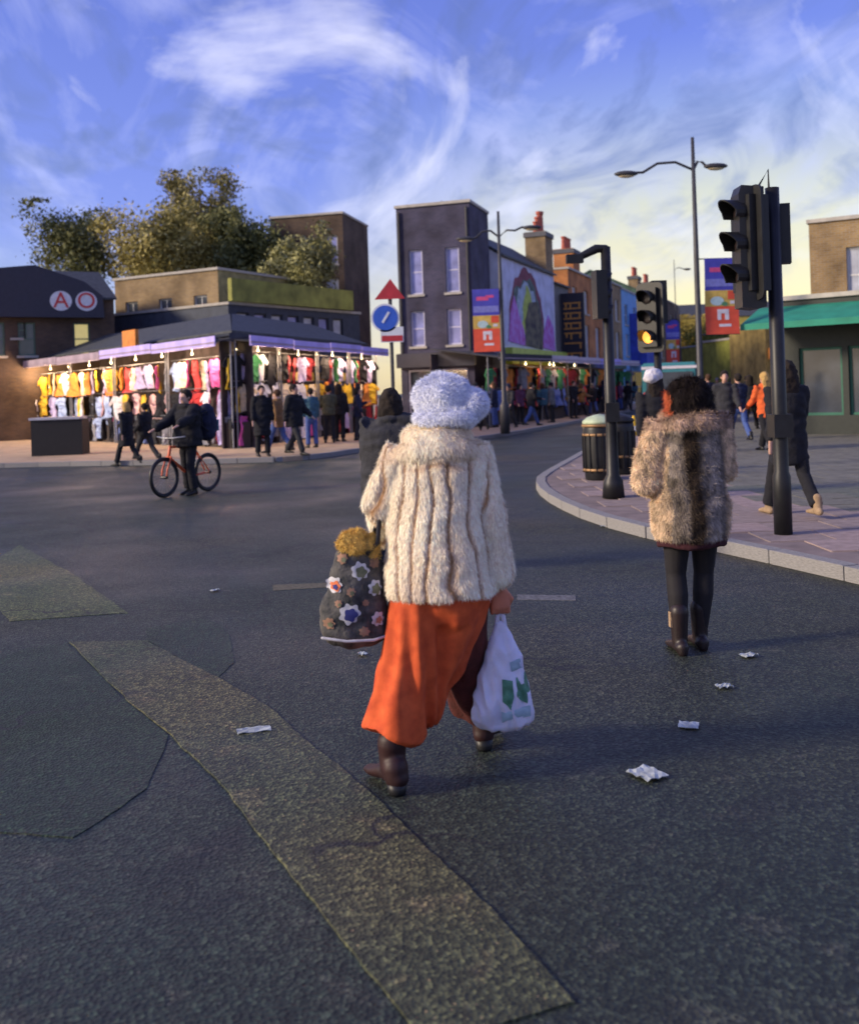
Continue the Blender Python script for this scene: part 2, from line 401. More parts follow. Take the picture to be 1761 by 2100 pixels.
bm = bmesh.new(); bm.from_mesh(slab_me); bmesh.ops.bevel(bm, geom=list(bm.edges), offset=.012, segments=1, affect='EDGES'); bm.to_mesh(slab_me); bm.free()
cand = []
for i in range(-10, 60):
    for j in range(0, 60):
        x, y = 1.0+i*.62+(j % 2)*.31, 7.0+j*.62
        if inside(x, y, rpoly):
            d = edgedist(x, y, rline)
            if d > .44: cand.append((y+.3*abs(x-3), x, y, d))
cand.sort(); PINKS = [mat('pink_slab_a', (.33, .25, .23), .9, .2, 5, .4, 90), mat('pink_slab_b', (.28, .22, .20), .9, .2, 5, .4, 90)]
GREYS = [mat('grey_slab_a', (.13, .14, .11), .9, .25, 5, .4, 90), mat('grey_slab_b', (.16, .155, .125), .9, .25, 5, .4, 90)]
rest = MB(); restp = MB()
for k, (_, x, y, d) in enumerate(cand):
    pk = d < 2.4+.6*noise.noise((x*.4, y*.4, 0))
    if k < 290:
        o = link('paving_slab', slab_me, random.choice(PINKS if pk else GREYS), rpave, loc=(x, y, KH-.03)); o.scale = (.608, .608, .03+random.uniform(-.003, .002))
        o.rotation_euler = (random.uniform(-.004, .004), random.uniform(-.004, .004), 0)
    else: (restp if pk else rest).box(x-.304, x+.304, y-.304, y+.304, KH-.02, KH)
tag(rest.build('paving_slabs', GREYS[1], rpave), kind='stuff'); tag(restp.build('pink_paving_slabs', PINKS[1], rpave), kind='stuff')
# left-hand footway
lk = [(-60, 952), (107, 947), (300, 944), (470, 940), (620, 934), (750, 917), (880, 905), (1000, 892), (1120, 873), (1220, 855), (1300, 838)]
lk = [tuple(G(x, y, KH).xy) for x, y in lk]
lline = [(-60, lk[0][1]+4), *catmull(lk, 4), tuple(Vector(lk[-1])+DS*120)]
lpoly = closed(lline+[(-10, 260), (-90, 260), (-90, 30)])
lp_ = tag(MB().slab(lpoly, 0, KH).build('market_pavement', TANP), kind='structure')
kerbs([p for p in lline if p[1] < 80 and p[0] > -24], lp_, L=.9, maxn=95)
# repair patches in the asphalt
PT = asphalt('tan_tarmac_patch', (2.5, 2.0, 1.35), (.24, .21, .16)); PD = asphalt('dark_green_tarmac', (.60, .85, .62), (.14, .15, .11)); PO = asphalt('olive_tarmac_patch', (2.5, 2.4, 1.25), (.24, .22, .14))
def patch(pts, m, h=.004):
    q = closed([tuple(G(x, y).xy) for x, y in pts]); r = []
    for i in range(len(q)):
        a, b = Vector(q[i]), Vector(q[(i+1) % len(q)]); n = max(2, int((b-a).length/.04))
        nrm = Vector((-(b-a).y, (b-a).x)).normalized()
        for j in range(n): p = a.lerp(b, j/n); r.append(tuple(p+nrm*(noise.noise((p.x*3, p.y*3, 1))*.014+noise.noise((p.x*11, p.y*11, 5))*.008)))
    tag(MB().slab(r, -.05, h).build('asphalt_repair', m), kind='structure')
patch([(40, 1118), (150, 1178), (262, 1258), (190, 1262), (20, 1275), (-60, 1180)], PO)
patch([(141, 1318), (300, 1316), (443, 1391), (550, 1449), (596, 1494), (720, 1595), (860, 1725), (1010, 1880), (1180, 2060), (880, 2150), (760, 2000), (620, 1830), (497, 1668), (443, 1598), (348, 1507), (265, 1441)], PT, .008)
patch([(-80, 1380), (60, 1330), (139, 1320), (263, 1443), (346, 1509), (300, 1620), (150, 1720), (-120, 1700)], PD, .004)
patch([(300, 1290), (420, 1265), (470, 1300), (480, 1360), (440, 1394), (303, 1314)], PD, .003)
patch([(560, 1200), (700, 1195), (700, 1203), (560, 1212)], mat('worn_yellow_paint', (.11, .10, .065), .8, .4, 30), .003)
patch([(1060, 1220), (1180, 1222), (1180, 1232), (1062, 1230)], mat('worn_white_paint', (.12, .12, .125), .8, .5, 30), .003)
# ------------------------------------------------------------ buildings
GLASS = mat('window_glass', (.05, .06, .08), .12, .3, 2, spec=.8); PALEG = mat('pale_blinded_glass', (.42, .44, .50), .3, .2, 3)
WFR = mat('white_window_paint', (.62, .61, .58), .5, .08); DFR = mat('dark_frame_paint', (.03, .03, .035), .5)
STONE = mat('stone_trim', (.42, .39, .34), .85, .15, 5); SLATE = mat('slate', (.05, .055, .06), .7, .35, 6, .3, 20)
LEAD = mat('lead_grey', (.10, .10, .11), .7); POT = mat('terracotta_pot', (.45, .12, .08), .8, .2, 10)
def facade(b, W, H, ops, wallm, th=.3, y=0, name='wall', peak=None, frame=WFR, glass=GLASS, sill=STONE, bars=True):
    xs = sorted({0, W, *[o[0] for o in ops], *[o[1] for o in ops]}); zs = sorted({0, H, *[o[2] for o in ops], *[o[3] for o in ops]})
    mb = MB()
    for i in range(len(xs)-1):
        for j in range(len(zs)-1):
            cx, cz = (xs[i]+xs[i+1])/2, (zs[j]+zs[j+1])/2
            if any(o[0] < cx < o[1] and o[2] < cz < o[3] for o in ops): continue
            mb.add([(xs[i], y, zs[j]), (xs[i+1], y, zs[j]), (xs[i+1], y, zs[j+1]), (xs[i], y, zs[j+1])], [(0, 1, 2, 3)])
    if peak: mb.add([(0, y, H), (W, y, H), (peak[0], y, peak[1])], [(0, 1, 2)])
    for o in ops:
        a, c, d, f = o[:4]; q = y+th
        mb.add([(a,y,d),(c,y,d),(c,y,f),(a,y,f),(a,q,d),(c,q,d),(c,q,f),(a,q,f)], [(0,1,5,4),(1,2,6,5),(2,3,7,6),(3,0,4,7),(4,5,6,7)])
    mb.build(name, wallm, b)
    for o in ops:
        a, c, d, f = o[:4]; g = o[4] if len(o) > 4 else glass
        fm = MB(); t = .07; yy = y+.1
        fm.box(a, a+t, yy, yy+.06, d, f).box(c-t, c, yy, yy+.06, d, f).box(a+t, c-t, yy, yy+.06, d, d+t).box(a+t, c-t, yy, yy+.06, f-t, f)
        if bars:
            fm.box(a+t, c-t, yy+.01, yy+.05, (d+f)/2-.025, (d+f)/2+.025)
            if c-a > .8: fm.box((a+c)/2-.02, (a+c)/2+.02, yy+.012, yy+.048, d+t, f-t)
        w_ = fm.build('window', frame, b)
        MB().box(a+.02, c-.02, yy+.03, yy+.035, d+.02, f-.02).build('pane', g, w_)
        if sill: MB().box(a-.08, c+.08, y-.07, y+.09, d-.1, d-.004).build('sill', sill, w_)
def shell(b, W, D, H, wallm, roofm=SLATE, kind='gable', rise=1.6, par=True):
    """side and back walls plus roof; local x along facade, y inwards"""
    MB().add([(0,0,0),(0,D,0),(W,D,0),(W,0,0),(0,0,H),(0,D,H),(W,D,H),(W,0,H)], [(0,4,5,1),(1,5,6,2),(2,6,7,3)]).build('side_wall', wallm, b)
    if kind == 'gable':      # ridge along x, gables on the sides
        for xx in (0, W): MB().prism([(0, H), (D, H), (D/2, H+rise)], xx-.01, xx+.01).add([], []).rotx().build('gable', wallm, b)
        MB().add([(-.1,-.15,H-.05),(W+.1,-.15,H-.05),(W+.1,D/2,H+rise+.03),(-.1,D/2,H+rise+.03),(W+.1,D+.15,H-.05),(-.1,D+.15,H-.05),
                  (-.1,-.15,H+.05),(W+.1,-.15,H+.05),(W+.1,D/2,H+rise+.15),(-.1,D/2,H+rise+.15),(W+.1,D+.15,H+.05),(-.1,D+.15,H+.05)],
                 [(0,3,2,1),(2,3,5,4),(6,7,8,9),(9,8,10,11),(0,1,7,6),(1,2,8,7),(2,4,10,8),(4,5,11,10),(5,3,9,11),(3,0,6,9)]).build('roof', roofm, b)
    else:
        MB().box(.05, W-.05, .05, D-.05, H-.35, H-.2).build('roof', roofm, b)
        MB().box(-.06, W+.06, -.08, .25, H, H+.12).box(-.06, .25, .25, D, H, H+.12).box(W-.25, W+.06, .25, D, H, H+.12).build('coping', STONE, b)
def chimney(b, x, y, z0, z1, npots, wallm, w_=1.7, d=.6, heights=None):
    c = MB().box(x-w_/2, x+w_/2, y-d/2, y+d/2, z0, z1).build('chimney', wallm, b)
    MB().box(x-w_/2-.07, x+w_/2+.07, y-d/2-.07, y+d/2+.07, z1-.28, z1-.03).build('chimney_cap', LEAD, c)
    for i in range(npots):
        h = heights[i] if heights else .75; px = x-w_/2+w_*(i+.5)/npots
        MB().lathe([(.15, z1-.02), (.13, z1+h*.5), (.12, z1+h*.85), (.16, z1+h*.88), (.16, z1+h), (.10, z1+h)], 12, (px, y, 0)).build('chimney_pot', POT, c, smooth=False)
def winrow(W, n, ww, z0, z1, m=None, x0=0): 
    s = (W-x0)/n; return [((x0+s*i+(s-ww)/2), (x0+s*i+(s+ww)/2), z0, z1)+((m,) if m else ()) for i in range(n)]
B_ORANGE = brickmat('orange_brick', (.60, .24, .07), (.50, .18, .05), (.4, .25, .15)); B_YEL = brickmat('yellow_stock_brick', (.36, .25, .11), (.27, .18, .08)); B_DARK = brickmat('sooty_brick', (.09, .06, .045), (.13, .085, .055), (.1, .09, .08)); B_VIO = brickmat('dark_blue_brick', (.05, .05, .10), (.07, .065, .12), (.1, .1, .15))
BLKP = mat('drainpipe_paint', (.02, .02, .022), .5); B_GREY = mat('grey_render', (.16, .155, .15), .9, .2, 1.5); WHITER = mat('white_render', (.62, .63, .72), .85, .15, 1.2); OLIVE = mat('olive_render', (.36, .30, .07), .9, .3, 1.2); BLUER = mat('sky_blue_render', (.16, .35, .62), .8, .15, 1.5)
th = math.pi/2-VP
O0 = Vector((X_(1035, 45), 45)); 
def along(s, off=0): p = O0+DS*s+Vector((-DS.y, DS.x))*off; return (p.x, p.y, KH)
# mural building
b = thing('painted_shop_building', 'white rendered building with a tall painted mural above a lime green shop front', 'building', along(0), th)
W = 9.6; H = 7.5
facade(b, W, H, [(.6, 2.8, .1, 2.5), (3.4, 6, .1, 2.5), (6.6, 9.2, .1, 2.5)], WHITER, bars=False, frame=DFR, sill=None)
shell(b, W, 4.6, H, WHITER, rise=1.5)
LIME = mat('lime_green_board', (.50, .60, .10), .6, .15, 3); MAG = mat('magenta_paint', (.62, .10, .50), .8, .3, 3, col2=(.5, .3, .75)); 
MB().box(.2, W+2.0, -.35, -.02, 2.6, 3.35).build('shop_fascia', LIME, b)
MS = .71
mu = MB().box(.3, W-.3, -.012, -.004, 3.5, 7.45).build('mural', mat('mural_ground', (.52, .54, .72), .85, .25, 1.5), b)
def arc(cx, z0, w_, h, k=24, p=1.0): return [(cx+w_*math.cos(math.pi*i/k)*abs(math.cos(math.pi*i/k))**(p-1), z0+h*math.sin(math.pi*i/k)) for i in range(k+1)]
def wave(poly, s, a): return [(x+a*noise.noise((x*s, z*s, 3)), z+a*noise.noise((x*s, z*s, 9))) for x, z in poly]
layers = [(wave(arc(5.6, 4.2, 4.6, 3.7), .9, .5), mat('mural_dark_red', (.20, .06, .09), .85, .4, 2)), (wave(arc(5.6, 4.2, 4.0, 3.3), .9, .5), mat('mural_dark_green', (.05, .10, .10), .85, .5, 3, col2=(.16, .22, .2))),
          (wave(arc(5.6, 4.2, 3.1, 3.0), 1.3, .6), mat('mural_pale_blue', (.36, .44, .55), .85, .3, 3)), (wave(arc(5.6, 4.6, 1.4, 2.4), 1.3, .6), mat('mural_yellow_green', (.38, .46, .10), .85, .4, 3)),
          (wave([(.9, 4.0), (4.9, 4.0), (4.7, 4.7), (3.9, 5.5), (2.6, 6.2), (1.4, 5.6)], 1.2, .4), MAG), (wave([(9.0, 4.0), (12.8, 4.0), (12.6, 5.2), (11.2, 5.9), (10.0, 5.0)], 1.2, .4), MAG),
          (wave([(4.8, 4.0), (9.2, 4.0), (9.6, 5.2), (8.0, 6.4), (6.0, 6.1), (5.2, 5.2)], 1.4, .5), mat('mural_shadow_figure', (.06, .05, .10), .85, .6, 2.5, col2=(.22, .2, .12)))]
for i, (pl, m) in enumerate(layers): MB().prism([(x_*MS+.1, 3.5+(z_-4.0)*.97) for x_, z_ in pl][::-1], -.02-.006*i, -.010).build('mural_shape', m, mu)
for x in (2.0, 5.0, 7.9): MB().add([(x-1.6, -.02, 2.7), (x+1.6, -.02, 2.7), (x+1.6, -1.3, 2.3), (x-1.6, -1.3, 2.3), (x-1.6, -.02, 2.66), (x+1.6, -.02, 2.66), (x+1.6, -1.3, 2.26), (x-1.6, -1.3, 2.26)], [(0,1,2,3),(7,6,5,4),(0,3,7,4),(1,5,6,2),(3,2,6,7),(0,4,5,1)]).build('shop_awning', mat('orange_awning', (.55, .25, .06), .8), b)
chimney(b, 9.0, .6, H-.6, 9.75, 4, B_YEL, 1.5, 1.1, [.55, .85, 1.2, 1.25])
# link building with vertical sign
b = thing('narrow_grey_building', 'narrow grey gabled building carrying a black vertical sign with orange characters', 'building', along(9.7), th)
facade(b, 3.1, 7.1, [(.4, 2.7, .1, 2.4), (2.2, 2.9, 4.0, 5.4)], B_GREY, frame=DFR); shell(b, 3.1, 6, 7.1, B_GREY, rise=1.0)
sg = MB().box(1.0, 1.18, -1.35, -.05, 2.9, 6.6).build('sign_board', mat('black_sign', (.02, .018, .03), .5), b)
OC = mat('orange_sign_lettering', (.60, .28, .05), .6, .2)
for i in range(6):
    z = 6.15-i*.55
    q = MB(); 
    for (dx, dz, w_, h_) in ((0, 0, .95, .07), (0, -.30, .95, .07), (-.4, -.15, .08, .3), (.1, -.15, .08, .36), (.35, -.12, .08, .24)):
        if random.random() < .88: q.box(.985, .998, -.70+dx-w_/2, -.70+dx+w_/2, z+dz-h_/2-.1, z+dz+h_/2-.1)
    q.build('sign_character', OC, sg)
RS = mat('red_shop_sign', (.65, .09, .06), .6)
MB().box(2.7, 2.85, -.8, -.05, 3.7, 5.2).build('hanging_sign', RS, b)
# orange brick house
b = thing('brick_house', 'orange brick terraced house with tall white windows and four chimney pots', 'building', along(12.9), th)
W = 9.2; H = 8.2
facade(b, W, H, winrow(W, 3, 1.15, 3.1, 5.2, PALEG)+winrow(W, 3, 1.1, 5.9, 7.3, PALEG)+[(.8, 4.4, .1, 2.5), (5.2, 8.6, .1, 2.5)], B_ORANGE)
shell(b, W, 9, H, B_ORANGE, kind='flat'); chimney(b, 3.2, .8, H-.3, 9.7, 4, B_ORANGE, 1.7, 1.2)
MB().box(-.1, W+.1, -.25, -.02, 2.6, 3.1).build('shop_fascia', mat('navy_fascia', (.05, .05, .25), .6), b)
b = thing('brick_house', 'yellow stock brick house with parapet between the orange house and the blue one', 'building', along(22.2), th)
facade(b, 6.9, 8.5, winrow(6.9, 2, 1.2, 3.3, 5.2, PALEG)+winrow(6.9, 2, 1.15, 6.0, 7.5, PALEG)+[(.8, 6, .1, 2.5)], B_YEL); shell(b, 6.9, 9, 8.5, B_YEL, kind='flat')
MB().box(0, 6.8, -.25, -.02, 2.6, 3.1).build('shop_fascia', mat('dark_green_fascia', (.03, .08, .06), .6), b)
b = thing('blue_shop_building', 'sky blue painted building with sculpted shop front and red sign near its roof', 'building', along(29.2), th)
facade(b, 10.8, 8.4, winrow(10.8, 3, 1.2, 3.6, 5.2, PALEG)+winrow(10.8, 3, 1.2, 5.9, 7.4)+[(.8, 10, .1, 2.5)], BLUER); shell(b, 10.8, 9, 8.4, BLUER, kind='flat')
MB().box(3, 6.5, -1.2, -.02, 3.0, 6.8).build('painted_bay', mat('deep_blue_paint', (.05, .08, .42), .7, .3, 2), b)
MB().box(8.4, 8.6, -1.4, -.05, 6.2, 8.0).build('hanging_sign', RS, b)
b = thing('green_roofed_building', 'distant terraced building with a dark green roof and small chimney pots', 'building', along(40.1), th)
facade(b, 10, 8.9, winrow(10, 3, 1.2, 3.8, 5.4, PALEG)+winrow(10, 3, 1.2, 6.2, 7.9)+[(.8, 9, .1, 2.5)], B_YEL)
shell(b, 10, 9, 8.9, mat('dark_green_tile', (.05, .09, .07), .8, .3, 2), rise=2.2, roofm=MC['dark_green_tile']); chimney(b, 2, 1.2, 9.0, 10.6, 3, B_YEL, 1.6, .8); chimney(b, 8, 1.2, 9.0, 10.6, 3, B_YEL, 1.6, .8)
b = thing('brick_house', 'dark far terrace closing the left side of the street', 'building', along(50.2), th)
facade(b, 10, 9.2, winrow(10, 3, 1.4, 3.8, 5.6, PALEG)+winrow(10, 3, 1.4, 6.4, 8.0), B_DARK); shell(b, 10, 9, 9.2, B_DARK, kind='flat')
b = thing('end_building', 'olive yellow building closing the view at the far end of the street', 'building', (X_(1388, 135), 135, KH), R(-6))
facade(b, 20, 10.2, winrow(20, 5, 1.4, 4, 6)+winrow(20, 5, 1.4, 7, 8.8), OLIVE); shell(b, 20, 9, 10.2, OLIVE, rise=2)
# dark corner building in the centre
def faced(x0, Y0, x1, Y1):
    a = Vector((X_(x0, Y0), Y0)); c = Vector((X_(x1, Y1), Y1)); d = c-a
    return (a.x, a.y, KH), math.atan2(d.y, d.x), d.length
p, r, W = faced(824, 42.6, 974, 41.6)
b = thing('corner_building', 'tall dark brick corner building with pale violet sash windows', 'building', p, r)
VG = mat('violet_reflecting_glass', (.25, .26, .50), .25, .3, 2)
facade(b, W, 9.3, winrow(W, 2, .62, 3.4, 4.9, VG)+winrow(W, 2, .6, 5.6, 7.5, VG)+[(.3, W-.3, .1, 2.4)], B_VIO, frame=mat('violet_white_frame', (.55, .54, .66), .6)); shell(b, W, 3.2, 9.3, B_VIO, kind='flat')
for dx_ in (.12, W-.12): MB().tube([(dx_, -.07, 3.1), (dx_, -.07, 9.1)], .045, 8).build('drainpipe', BLKP, b)
MB().box(-.1, W+.1, -.3, -.02, 2.5, 3.1).build('shop_fascia', mat('black_fascia', (.03, .03, .05), .5), b)
# low far row seen between corner building and mural
p, r, W = faced(968, 60, 1045, 62)
b = thing('low_shop_building', 'low pale lavender building between the dark corner block and the mural', 'building', p, r)
facade(b, W, 4.6, winrow(W, 1, 1.0, 3, 4), WHITER); shell(b, W, 6, 4.6, WHITER, kind='flat')
# yellow brick building left + pub
p, r, W = faced(243, 49, 455, 46)
b = thing('yellow_brick_building', 'yellow stock brick building with shuttered windows behind the market stalls', 'building', p, r)
facade(b, W, 7.4, winrow(W, 3, .8, 4.6, 6.3), B_YEL); shell(b, W, 8, 7.4, mat('olive_yellow_brick', (.30, .26, .12), .9, .3, 3), kind='flat')
p, r, W = faced(-60, 41, 240, 44)
b = thing('pub_building', 'dark sooty brick pub with black gable sign and one lit window', 'building', p, r)
LITW = mat('lit_window_glass', (.75, .60, .22), .4, .15, 2, emit=.35)
facade(b, W, 6.0, [(W-1.75, W-1.05, 3.55, 4.95, LITW), (W-4.0, W-3.3, 3.55, 4.95), (.6, 1.4, 3.55, 4.95), (2.2, W-4.4, 4.3, 4.95)], B_DARK, frame=mat('green_window_paint', (.10, .16, .12), .6)); shell(b, W, 6, 6.0, B_DARK, rise=1.4)
sg = MB().prism([(W-6.2, 5.15), (W-.5, 5.15), (W-.55, 6.1), (W-1.3, 6.7), (W-3.3, 7.35), (W-6.2, 7.0)], -.35, -.03).build('sign_board', MC['black_fascia'], b)
RL = mat('red_lettering', (.60, .05, .05), .5); WL = mat('white_lettering', (.70, .72, .76), .5)
def text(s, size, m, parent, loc, rot, name='lettering', ext=.01):
    cu = bpy.data.curves.new('t', 'FONT'); cu.body = s; cu.size = size; cu.extrude = ext; cu.align_x = 'CENTER'; cu.align_y = 'CENTER'
    o = bpy.data.objects.new('t', cu); S.collection.objects.link(o); dg = bpy.context.evaluated_depsgraph_get()
    me = bpy.data.meshes.new_from_object(o.evaluated_get(dg)); bpy.data.objects.remove(o); me.name = name; me.materials.clear()
    return link(name, me, m, parent, loc, rot)
for k, (dx, ch) in enumerate(((-1.25, 'O'), (-2.3, 'A'))):
    MB().prism([(W+dx+.45*math.cos(t*math.pi/10), 5.85+.42*math.sin(t*math.pi/10)) for t in range(20)], -.37, -.352).build('letter_ground', WL, sg)
    text(ch, .95, RL, sg, (W+dx, -.385, 5.85), (R(90), 0, 0))
# ------------------------------------------------------------ market hall behind the stalls
p, r, W = faced(474, 44, 742, 52)
b = thing('market_hall', 'two storey market hall with a yellow green hoarding above its window band', 'building', p, r)
ops = [(.5+i*1.15, 1.3+i*1.15, 4.35, 5.3, VG if i % 2 else PALEG) for i in range(int((W-1)/1.15))]
facade(b, W, 5.6, ops, mat('dark_slate_blue_cladding', (.05, .06, .085), .7, .2, 3), bars=False, frame=DFR, sill=None); shell(b, W, 8, 5.6, MC['dark_slate_blue_cladding'], kind='flat')
MB().box(0, W-.8, -.25, -.02, 5.75, 6.75).build('hoarding', mat('yellow_green_hoarding', (.26, .26, .05), .7, .4, 1.5), b)
p, r, W = faced(566, 57, 714, 56)
b = thing('terraced_building', 'tall dark terrace with pale streaked windows rising behind the market hall', 'building', p, r)
facade(b, W, 11.6, winrow(W, 3, .75, 6.6, 8.0, PALEG)+winrow(W, 3, .75, 8.8, 10.4, VG), B_DARK); shell(b, W, 5, 11.6, B_DARK, kind='flat')
# ------------------------------------------------------------ trees
LEAFM = attrmat('leaf_mix', .6)
def tree(x, Y, y_top, y_bot, rad, label, cols, n=9000, leaf=.115, trunk=True, seed=0):
    n = int(n*1.9); rs = np.random.RandomState(seed); rnd = random.Random(seed)
    base = Vector((X_(x, Y), Y, KH)); zt = A(x, y_top, Y).z; zb = A(x, y_bot, Y).z
    t = thing('street_tree', label, 'tree', base); H = zt-KH; cb = max(1.5, zb-KH)
    mb = MB(); mb.tube([(0, 0, 0), (.05, 0, cb*.5), (-.05, .1, cb), (.1, 0, H*.75)], [.22, .17, .14, .05], 10)
    ends = []
    for i in range(16):
        a = rnd.uniform(0, 6.28); z0 = rnd.uniform(cb*.8, H*.75); q = rnd.uniform(.5, .95)
        e_ = Vector((math.cos(a)*rad*q, math.sin(a)*rad*q, min(H-.3, z0+rnd.uniform(.3, H-z0)*.9)))
        s_ = Vector((0, 0, z0)); mid = s_.lerp(e_, .5)+Vector((0, 0, .2))
        mb.tube([s_, mid, e_], [.07, .045, .015], 6); ends += [e_, mid, e_.lerp(mid, .5)]
    mb.build('trunk', mat('bark', (.07, .055, .04), .95, .4, 12, .6, 30), t, smooth=True)
    cen = []
    for e_ in ends:
        for _ in range(3): cen.append(np.array(e_)+rs.randn(3)*rad*.16)
    cen = np.array(cen); idx = rs.randint(0, len(cen), n); P = cen[idx]+rs.randn(n, 3)*(rad*.13)
    P[:, 2] = np.clip(P[:, 2], cb*.85, H+.2); c0 = np.array(cols[0]); c1 = np.array(cols[1]); cf = rs.rand(len(cen))[idx]
    a = rs.randn(n, 3); a /= np.linalg.norm(a, axis=1)[:, None]; bb = np.cross(a, rs.randn(n, 3)); bb /= np.linalg.norm(bb, axis=1)[:, None]
    s = leaf*(.6+.8*rs.rand(n))[:, None]; vs = np.stack([P-a*s, P+bb*s*.45, P+a*s, P-bb*s*.45], 1)
    m = bpy.data.meshes.new('crown'); m.vertices.add(n*4); m.vertices.foreach_set('co', vs.ravel()); m.loops.add(n*4); m.loops.foreach_set('vertex_index', np.arange(n*4))
    m.polygons.add(n); m.polygons.foreach_set('loop_start', np.arange(n)*4); m.polygons.foreach_set('loop_total', np.full(n, 4)); m.update()
    ca = m.color_attributes.new('Col', 'FLOAT_COLOR', 'POINT'); cc = np.ones((n, 4, 4)); f = np.clip(cf+rs.randn(n)*.2, 0, 1)[:, None]
    cc[:, :, :3] = (c0*(1-f)+c1*f)[:, None, :]; ca.data.foreach_set('color', cc.ravel()); link('crown', m, LEAFM, t)
    return t
OL = ((.22, .19, .05), (.46, .40, .15)); GR = ((.07, .09, .04), (.22, .22, .08)); YL = ((.14, .13, .03), (.34, .28, .09))
tree(330, 56, 395, 640, 3.0, 'olive leaved autumn tree rising over the yellow brick building', OL, 12000, seed=1)
tree(430, 60, 360, 600, 2.6, 'darker olive tree leaning over the gap left of the market hall', ((.13, .12, .05), (.34, .30, .12)), 9000, seed=2)
tree(522, 58, 440, 600, 2.4, 'dark green tree left of the tall dark terrace', GR, 12000, seed=3)
tree(618, 52, 470, 600, 2.0, 'yellowing tree in front of the tall dark terrace', ((.14, .14, .06), (.40, .38, .15)), 9000, seed=4)
tree(160, 58, 425, 560, 2.6, 'small grey green tree behind the pub roof', GR, 6000, seed=5)
tree(935, 60, 425, 520, 1.6, 'small brown green tree top beside the dark corner building', ((.05, .06, .03), (.14, .11, .05)), 4000, seed=6)
tree(1490, 95, 668, 740, 3.5, 'yellow green tree on the right side of the far street', ((.10, .12, .02), (.25, .26, .05)), 7000, seed=7)
tree(1418, 110, 650, 740, 3.4, 'golden leaved tree at the far end of the street', ((.26, .20, .03), (.42, .32, .07)), 6000, seed=8)
# ------------------------------------------------------------ market stalls
def shirt_mesh(w_, h, sl=.5, seed=0, kind='tee'):
    k = 10; rnd = random.Random(seed)
    prof = []
    if kind == 'tee': out = [(-.5, 0), (.5, 0), (.48, .5), (.50, .72), (.70, .60), (.78, .72), (.45, .97), (.18, 1), (0, .93), (-.18, 1), (-.45, .97), (-.78, .72), (-.70, .60), (-.50, .72), (-.48, .5)]
    elif kind == 'dress': out = [(-.62, 0), (.62, 0), (.40, .55), (.42, .8), (.25, 1), (0, .9), (-.25, 1), (-.42, .8), (-.40, .55)]
    else: out = [(-.45, 0), (-.08, 0), (0, .6), (.08, 0), (.45, 0), (.42, 1), (-.42, 1)]
    out = [(x*w_, (z-1)*h) for x, z in out]; mb = MB(); mb.prism(out, -.02, .02)
    bm = bmesh.new(); me = mb.mesh('hung_garment'); bm.from_mesh(me); bmesh.ops.triangulate(bm, faces=bm.faces[:2]); bmesh.ops.subdivide_edges(bm, edges=bm.edges[:], cuts=2)
    for v in bm.verts: v.co.x += .03*math.sin(v.co.z*11+seed*2)*(-v.co.z/h); v.co.z -= .05*abs(math.sin(v.co.x*9+seed)); v.co.y += .07*math.sin(v.co.x*26+seed)*(-v.co.z/h)+.02*math.sin(v.co.z*7+seed)
    bm.to_mesh(me); bm.free(); return me
PILES = []
for sd__ in range(3):
    rr_ = random.Random(sd__); mb = MB()
    for k in range(4+sd__): q = rr_.uniform(.17, .21); dx = rr_.uniform(-.02, .02); mb.box(-q+dx, q+dx, -.14, .14, k*.045, k*.045+.04)
    mb.box(-.15, .15, -.12, .12, .03, (4+sd__)*.045-.02); PILES.append(fuse(mb, .02, 1, 'folded_pile'))
SH = {k: [shirt_mesh(.50, .90, seed=s, kind=k) for s in range(3)] for k in ('tee', 'dress', 'jeans')}
COLS = {'yellow': (.75, .48, .04), 'cream': (.80, .66, .45), 'pale pink': (.78, .50, .48), 'lavender': (.50, .44, .68), 'black': (.015, .015, .02), 'white': (.72, .70, .74), 'red': (.60, .05, .05), 'orange': (.72, .26, .05),
        'magenta': (.62, .10, .32), 'pale blue': (.40, .50, .75), 'denim blue': (.14, .20, .48), 'green': (.05, .22, .09), 'grey': (.25, .25, .28), 'dark red': (.28, .03, .04)}
CM = {k: mat('cloth_'+k.replace(' ', '_'), v, .9, .18, 9, .2, 40) for k, v in COLS.items()}
LAV = mat('lavender_canopy_edge', (.50, .42, .85), .7, .15, 3); PINKE = mat('pinkish_canopy_edge', (.36, .28, .34), .7, .2, 3); CANV = mat('dark_canopy', (.035, .035, .045), .8, .3, 2); POLE = mat('galvanised_pole', (.22, .22, .24), .5, metal=.5)
WOODC = mat('dark_counter', (.05, .035, .03), .7); BACK = mat('stall_back_panel', (.09, .07, .07), .9, .3, 3); BULB = mat('warm_bulb', (1, .78, .42), .5, 0, emit=6)
ORD = ['first', 'second', 'third', 'fourth', 'fifth', 'sixth', 'seventh', 'eighth', 'ninth', 'tenth', 'eleventh', 'twelfth']
